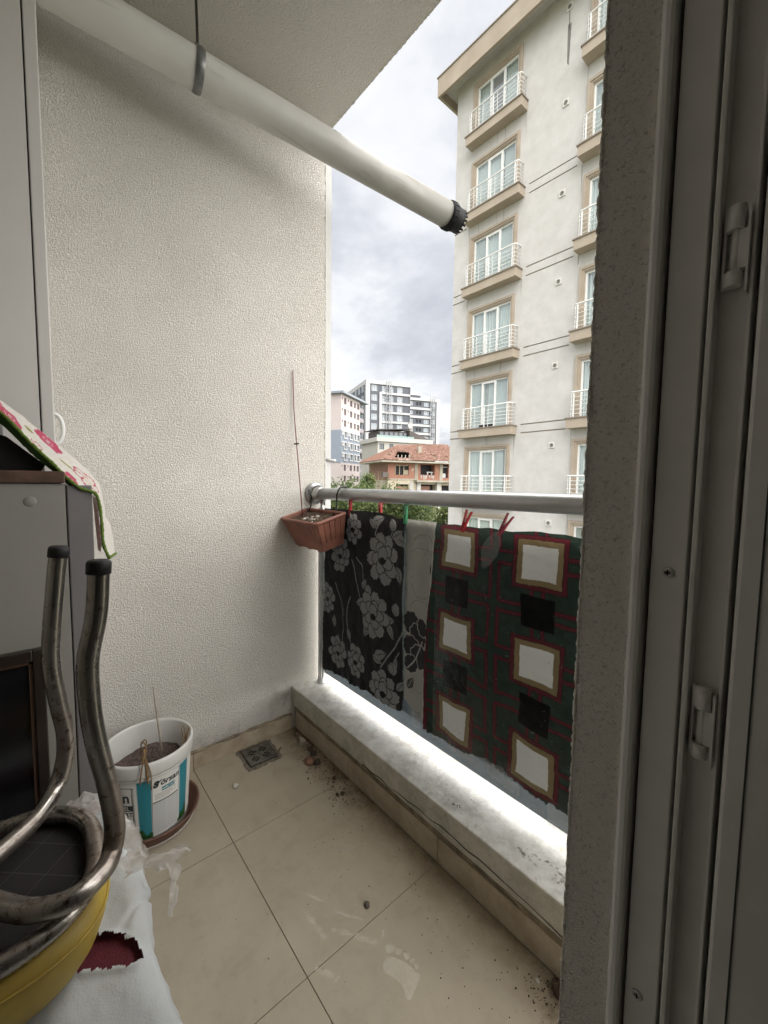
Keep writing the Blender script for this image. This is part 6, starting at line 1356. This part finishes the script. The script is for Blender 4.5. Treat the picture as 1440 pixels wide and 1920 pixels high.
for r_ in range(nrow):
    t = r_/nrow; a = E0.lerp(G0, t); b = E1.lerp(G1, t); n_ = int((b-a).length/.24)
    sl_ = (G0-E0).lerp(G1-E1, .5)/nrow
    sl_ = Vector((0, (G0.y-E0.y)/nrow, (G0.z-E0.z)/nrow))
    for k in range(n_):
        p = a.lerp(b, (k+.5)/n_); xs_, zs2 = p.x, p.z
        # view-independent hole given in facade coordinates of the slope
        hz = 4.32+(zs2-4.32)*1.0
        if (.9+(zs2-4.6)*1.0+rnd.uniform(-.15, .15) < xs_ < 3.4+(zs2-4.6)*.5+rnd.uniform(-.2, .2)) and 4.70 < zs2 < 5.80+rnd.uniform(-.2, .1): continue
        j = rnd.uniform(-.05, .05); lift = .03+rnd.uniform(0, .05)+.09*(vnoise(np.array([[p.x, p.y, 0]]), 1.1, 4)[0]-.5); q = p+Vector((rnd.uniform(-.02, .02), 0, lift)); d_ = sl_*1.25
        if rnd.random() < .07 or vnoise(np.array([[p.x, p.y, 5.]]), .9, 6)[0] > .86: continue
        w_ = .115; tgt = tiles if rnd.random() < .86 else tl2
        tgt.add([(q.x-w_, q.y, q.z-.045), (q.x-w_*.5, q.y, q.z+.02), (q.x+w_*.5, q.y, q.z+.02+j*.3), (q.x+w_, q.y, q.z-.045), (q.x-w_+j+d_.x, q.y+d_.y, q.z-.05+d_.z), (q.x-w_*.5+j+d_.x, q.y+d_.y, q.z+.015+d_.z), (q.x+w_*.5+j+d_.x, q.y+d_.y, q.z+.015+d_.z), (q.x+w_+j+d_.x, q.y+d_.y, q.z-.05+d_.z)], [(0, 1, 5, 4), (1, 2, 6, 5), (2, 3, 7, 6), (0, 1, 2, 3)])
H0, H1 = Vector(ev[0]), Vector(ev[3])
for r_ in range(nrow):      # left hip
    t = r_/nrow; a = H0.lerp(G0, t); b = H1.lerp(Vector((3.1, 3.8, 7.0)), t); n_ = max(1, int((b-a).length/.25)); sl_ = Vector(((G0.x-H0.x)/nrow, 0, (G0.z-H0.z)/nrow))
    for k in range(n_):
        p = a.lerp(b, (k+.5)/n_); q = p+Vector((0, 0, .03+rnd.uniform(0, .03))); d_ = sl_*1.2; w_ = .12
        tiles.add([(q.x, q.y-w_, q.z-.04), (q.x, q.y, q.z+.03), (q.x, q.y+w_, q.z-.04), (q.x+d_.x, q.y-w_, q.z-.04+d_.z), (q.x+d_.x, q.y, q.z+.03+d_.z), (q.x+d_.x, q.y+w_, q.z-.04+d_.z)], [(0, 1, 4, 3), (1, 2, 5, 4)])
# deck below the tiles, open where the hole is
dk = MB(); dk.add([ev[0], (1.0, .72, 5.30), (1.2, -.1, 4.75), (.9, -1.2, 4.35)], [(0, 1, 2, 3)]); dk.add([(.9, -1.2, 4.35), (1.2, -.55, 4.68), (3.3, -.55, 4.70), (3.4, -1.2, 4.38)], [(0, 1, 2, 3)])
dk.add([(3.4, -1.2, 4.38), (3.3, -.55, 4.70), (4.0, 1.45, 5.75), (5.0, 3.8, 7.05), rg1, ev[1]], [(0, 1, 2, 3, 4, 5)]); dk.add([(2.2, 1.45, 5.75), rg0, (5.0, 3.8, 7.05), (4.0, 1.45, 5.75)], [(0, 1, 2, 3)]); dk.add([(1.0, .72, 5.30), (2.2, 1.45, 5.75), rg0, ev[0]], [(0, 1, 2, 3)])
dk.add([ev[3], (3.1, 3.8, 7.0), ev[0]], [(0, 1, 2)]); dk.add([ev[2], rg1, rg0, ev[3]], [(0, 1, 2, 3)])
rf = up(dk).build('roof', und_, rh); kind(up(tiles).build('roof_tiles', RTL, rf), 'stuff'); kind(up(tl2).build('faded_tiles', RTL2, rf), 'stuff')
mb = MB()
for k in range(4): mb.box((1.5+k*.6, -.2, 4.4), (1.58+k*.6, -.1, 5.2))
up(mb).build('rafter', mat('pale_rafter', (.5, .48, .42), .9), rf)
for k in range(5): up(MB().box((1.2+.05*k, -1.2+k*.13, 4.36+k*.06), (3.3, -1.13+k*.13, 4.42+k*.06))).build('batten', MATS['pale_rafter'], rf)
up(MB().box((5.5, 1.1, 5.4), (6.1, 1.6, 6.7))).build('chimney', CONC, rf)

# ---- a strip of old roof and a low white wall farther right
ob = far_empty('old_roof_house', 'low house roof peeping out behind the ruined house', (-62., 75.), (.62, .78))
up(MB().box((0, 0, GZ-1), (26, 9, 9.0))).build('wall', CRW, ob); up(MB().add([(-.6, -.6, 9.0), (26.6, -.6, 9.0), (26.6, 9.6, 9.0), (-.6, 9.6, 9.0), (3, 4.5, 11.3), (23, 4.5, 11.3)], [(0, 1, 5, 4), (2, 3, 4, 5), (0, 3, 4), (1, 2, 5)])).build('roof', RTL, ob)

# ---- trees: trunk, limbs and leaf sprays through the crown
LEAVES = [mat('leaf_%s' % nme, c, .6, spec=.3, trans=.35) for nme, c in (('mid_green', (.115, .155, .055)), ('dark_green', (.070, .105, .038)), ('yellow_green', (.160, .185, .070)))]
BARK = mat('bark', (.10, .08, .06), .95, mott=(8, .4))
def tree(name, label, loc, h, r, n_leaf, seed, leaf=.16, squash=1., lean=.0):
    rn = np.random.default_rng(seed); Rn = random.Random(seed)
    t = empty(name, label, 'tree', loc, group='street trees below the balcony'); mb = MB(); tops = []
    mb.tube(catmull([(0, 0, -.3), (.05+lean*.2, .03, h*.25), (lean*.5, -.04, h*.5), (lean*.8, .02, h*.8)], 5), [h*.028*(1-k/22.) for k in range(16)], 8)
    for k in range(9):
        a = Rn.uniform(0, 6.28); z0 = h*Rn.uniform(.3, .6); z1 = h*Rn.uniform(.55, .95); rr = r*Rn.uniform(.45, .9); p1 = (math.cos(a)*rr+lean, math.sin(a)*rr, z1); tops.append(p1)
        mb.tube(catmull([(lean*.4, 0, z0), (p1[0]*.45, p1[1]*.45, z0+(z1-z0)*.55), p1], 4), [h*.013*(1-j/11.) for j in range(9)], 5)
    mb.build('trunk', BARK, t)
    tops.append((lean, 0, h*.9)); cl = []
    for k in range(46):
        p = tops[k % len(tops)]; cl.append((p[0]+rn.normal(0, r*.28), p[1]+rn.normal(0, r*.28), min(h*1.02, p[2]+rn.normal(0, h*.09)), r*rn.uniform(.12, .30)))
    per = n_leaf//len(cl); V_ = []; Mi_ = []
    for (x, y, z, s) in cl:
        m0 = rn.choice([0, 0, 1, 2])
        c = np.array([x, y, z])+rn.normal(0, 1, (per, 3))*s*np.array([1, 1, .75]); ax_ = rn.normal(0, 1, (per, 3)); ax_ /= np.linalg.norm(ax_, axis=1)[:, None]; bx2 = np.cross(ax_, rn.normal(0, 1, (per, 3))); bx2 /= np.linalg.norm(bx2, axis=1)[:, None]
        l = leaf*rn.uniform(.6, 1.3, (per, 1)); V_.append(np.stack([c-ax_*l, c+bx2*l*.42, c+ax_*l, c-bx2*l*.42], 1)); Mi_ += [int(m0 if rn.random() < .75 else rn.integers(0, 3)) for _ in range(per)]
    V_ = np.concatenate(V_).reshape(-1, 3); n = len(V_)//4; me = bpy.data.meshes.new('crown'); me.from_pydata(V_.tolist(), [], np.arange(n*4).reshape(n, 4).tolist())
    for mm in LEAVES: me.materials.append(mm)
    me.polygons.foreach_set('material_index', Mi_); me.update(); link('crown', me, t)
    return t
tree('poplar_tree', 'pointed dark green tree in front of the pink block above the handrail', (-43.3, 34.0, GZ), 6.9, 1.0, 2000, 1, .20)
tree('bushy_tree', 'yellowish bushy tree beside the cream mid rise wall', (-41.2, 35.6, GZ), 5.2, 1.1, 1700, 2, .19)
tree('bushy_tree', 'small rounded tree against the cream lower wall of the ruin', (-37.2, 32.2, GZ), 4.7, 1.3, 1900, 9, .18)
tree('bushy_tree', 'broad tree seen under the handrail by the planter', (-27.2, 18.0, GZ), 5.6, 2.2, 3800, 3, .16)
tree('bushy_tree', 'broad leafy tree under the handrail behind the two red pegs', (-26.2, 20.4, GZ), 5.35, 2.2, 3800, 4, .16)
tree('bushy_tree', 'leafy tree under the handrail behind the green peg', (-25.2, 22.4, GZ), 4.9, 2.0, 3600, 5, .15)
tree('bushy_tree', 'dark tree under the handrail left of the ruin doorway', (-24.2, 23.5, GZ), 4.5, 1.6, 3000, 6, .15)
tree('bushy_tree', 'tree tight beside the corner of the cream apartment block', (-25.6, 30.5, GZ), 4.3, 1.7, 3000, 7, .17)
tree('bushy_tree', 'tree at the left wall edge under the handrail', (-28.6, 16.8, GZ), 4.9, 1.8, 2800, 8, .16)
# distant hills
hl = MB(); xs_ = np.linspace(-700, 700, 60); pr = [GZ+9+9*vnoise(np.array([[x*.006, 0, 0]]), 1.7, 3)[0] for x in xs_]
for i in range(59): hl.add([(xs_[i], 620, GZ-1), (xs_[i+1], 620, GZ-1), (xs_[i+1], 700, pr[i+1]), (xs_[i], 700, pr[i]), (xs_[i+1], 900, GZ-1), (xs_[i], 900, GZ-1)], [(0, 1, 2, 3), (3, 2, 4, 5)], 0, True)
kind(hl.build('hills', mat('hazy_hill', (.16, .17, .16), 1.)), 'structure')
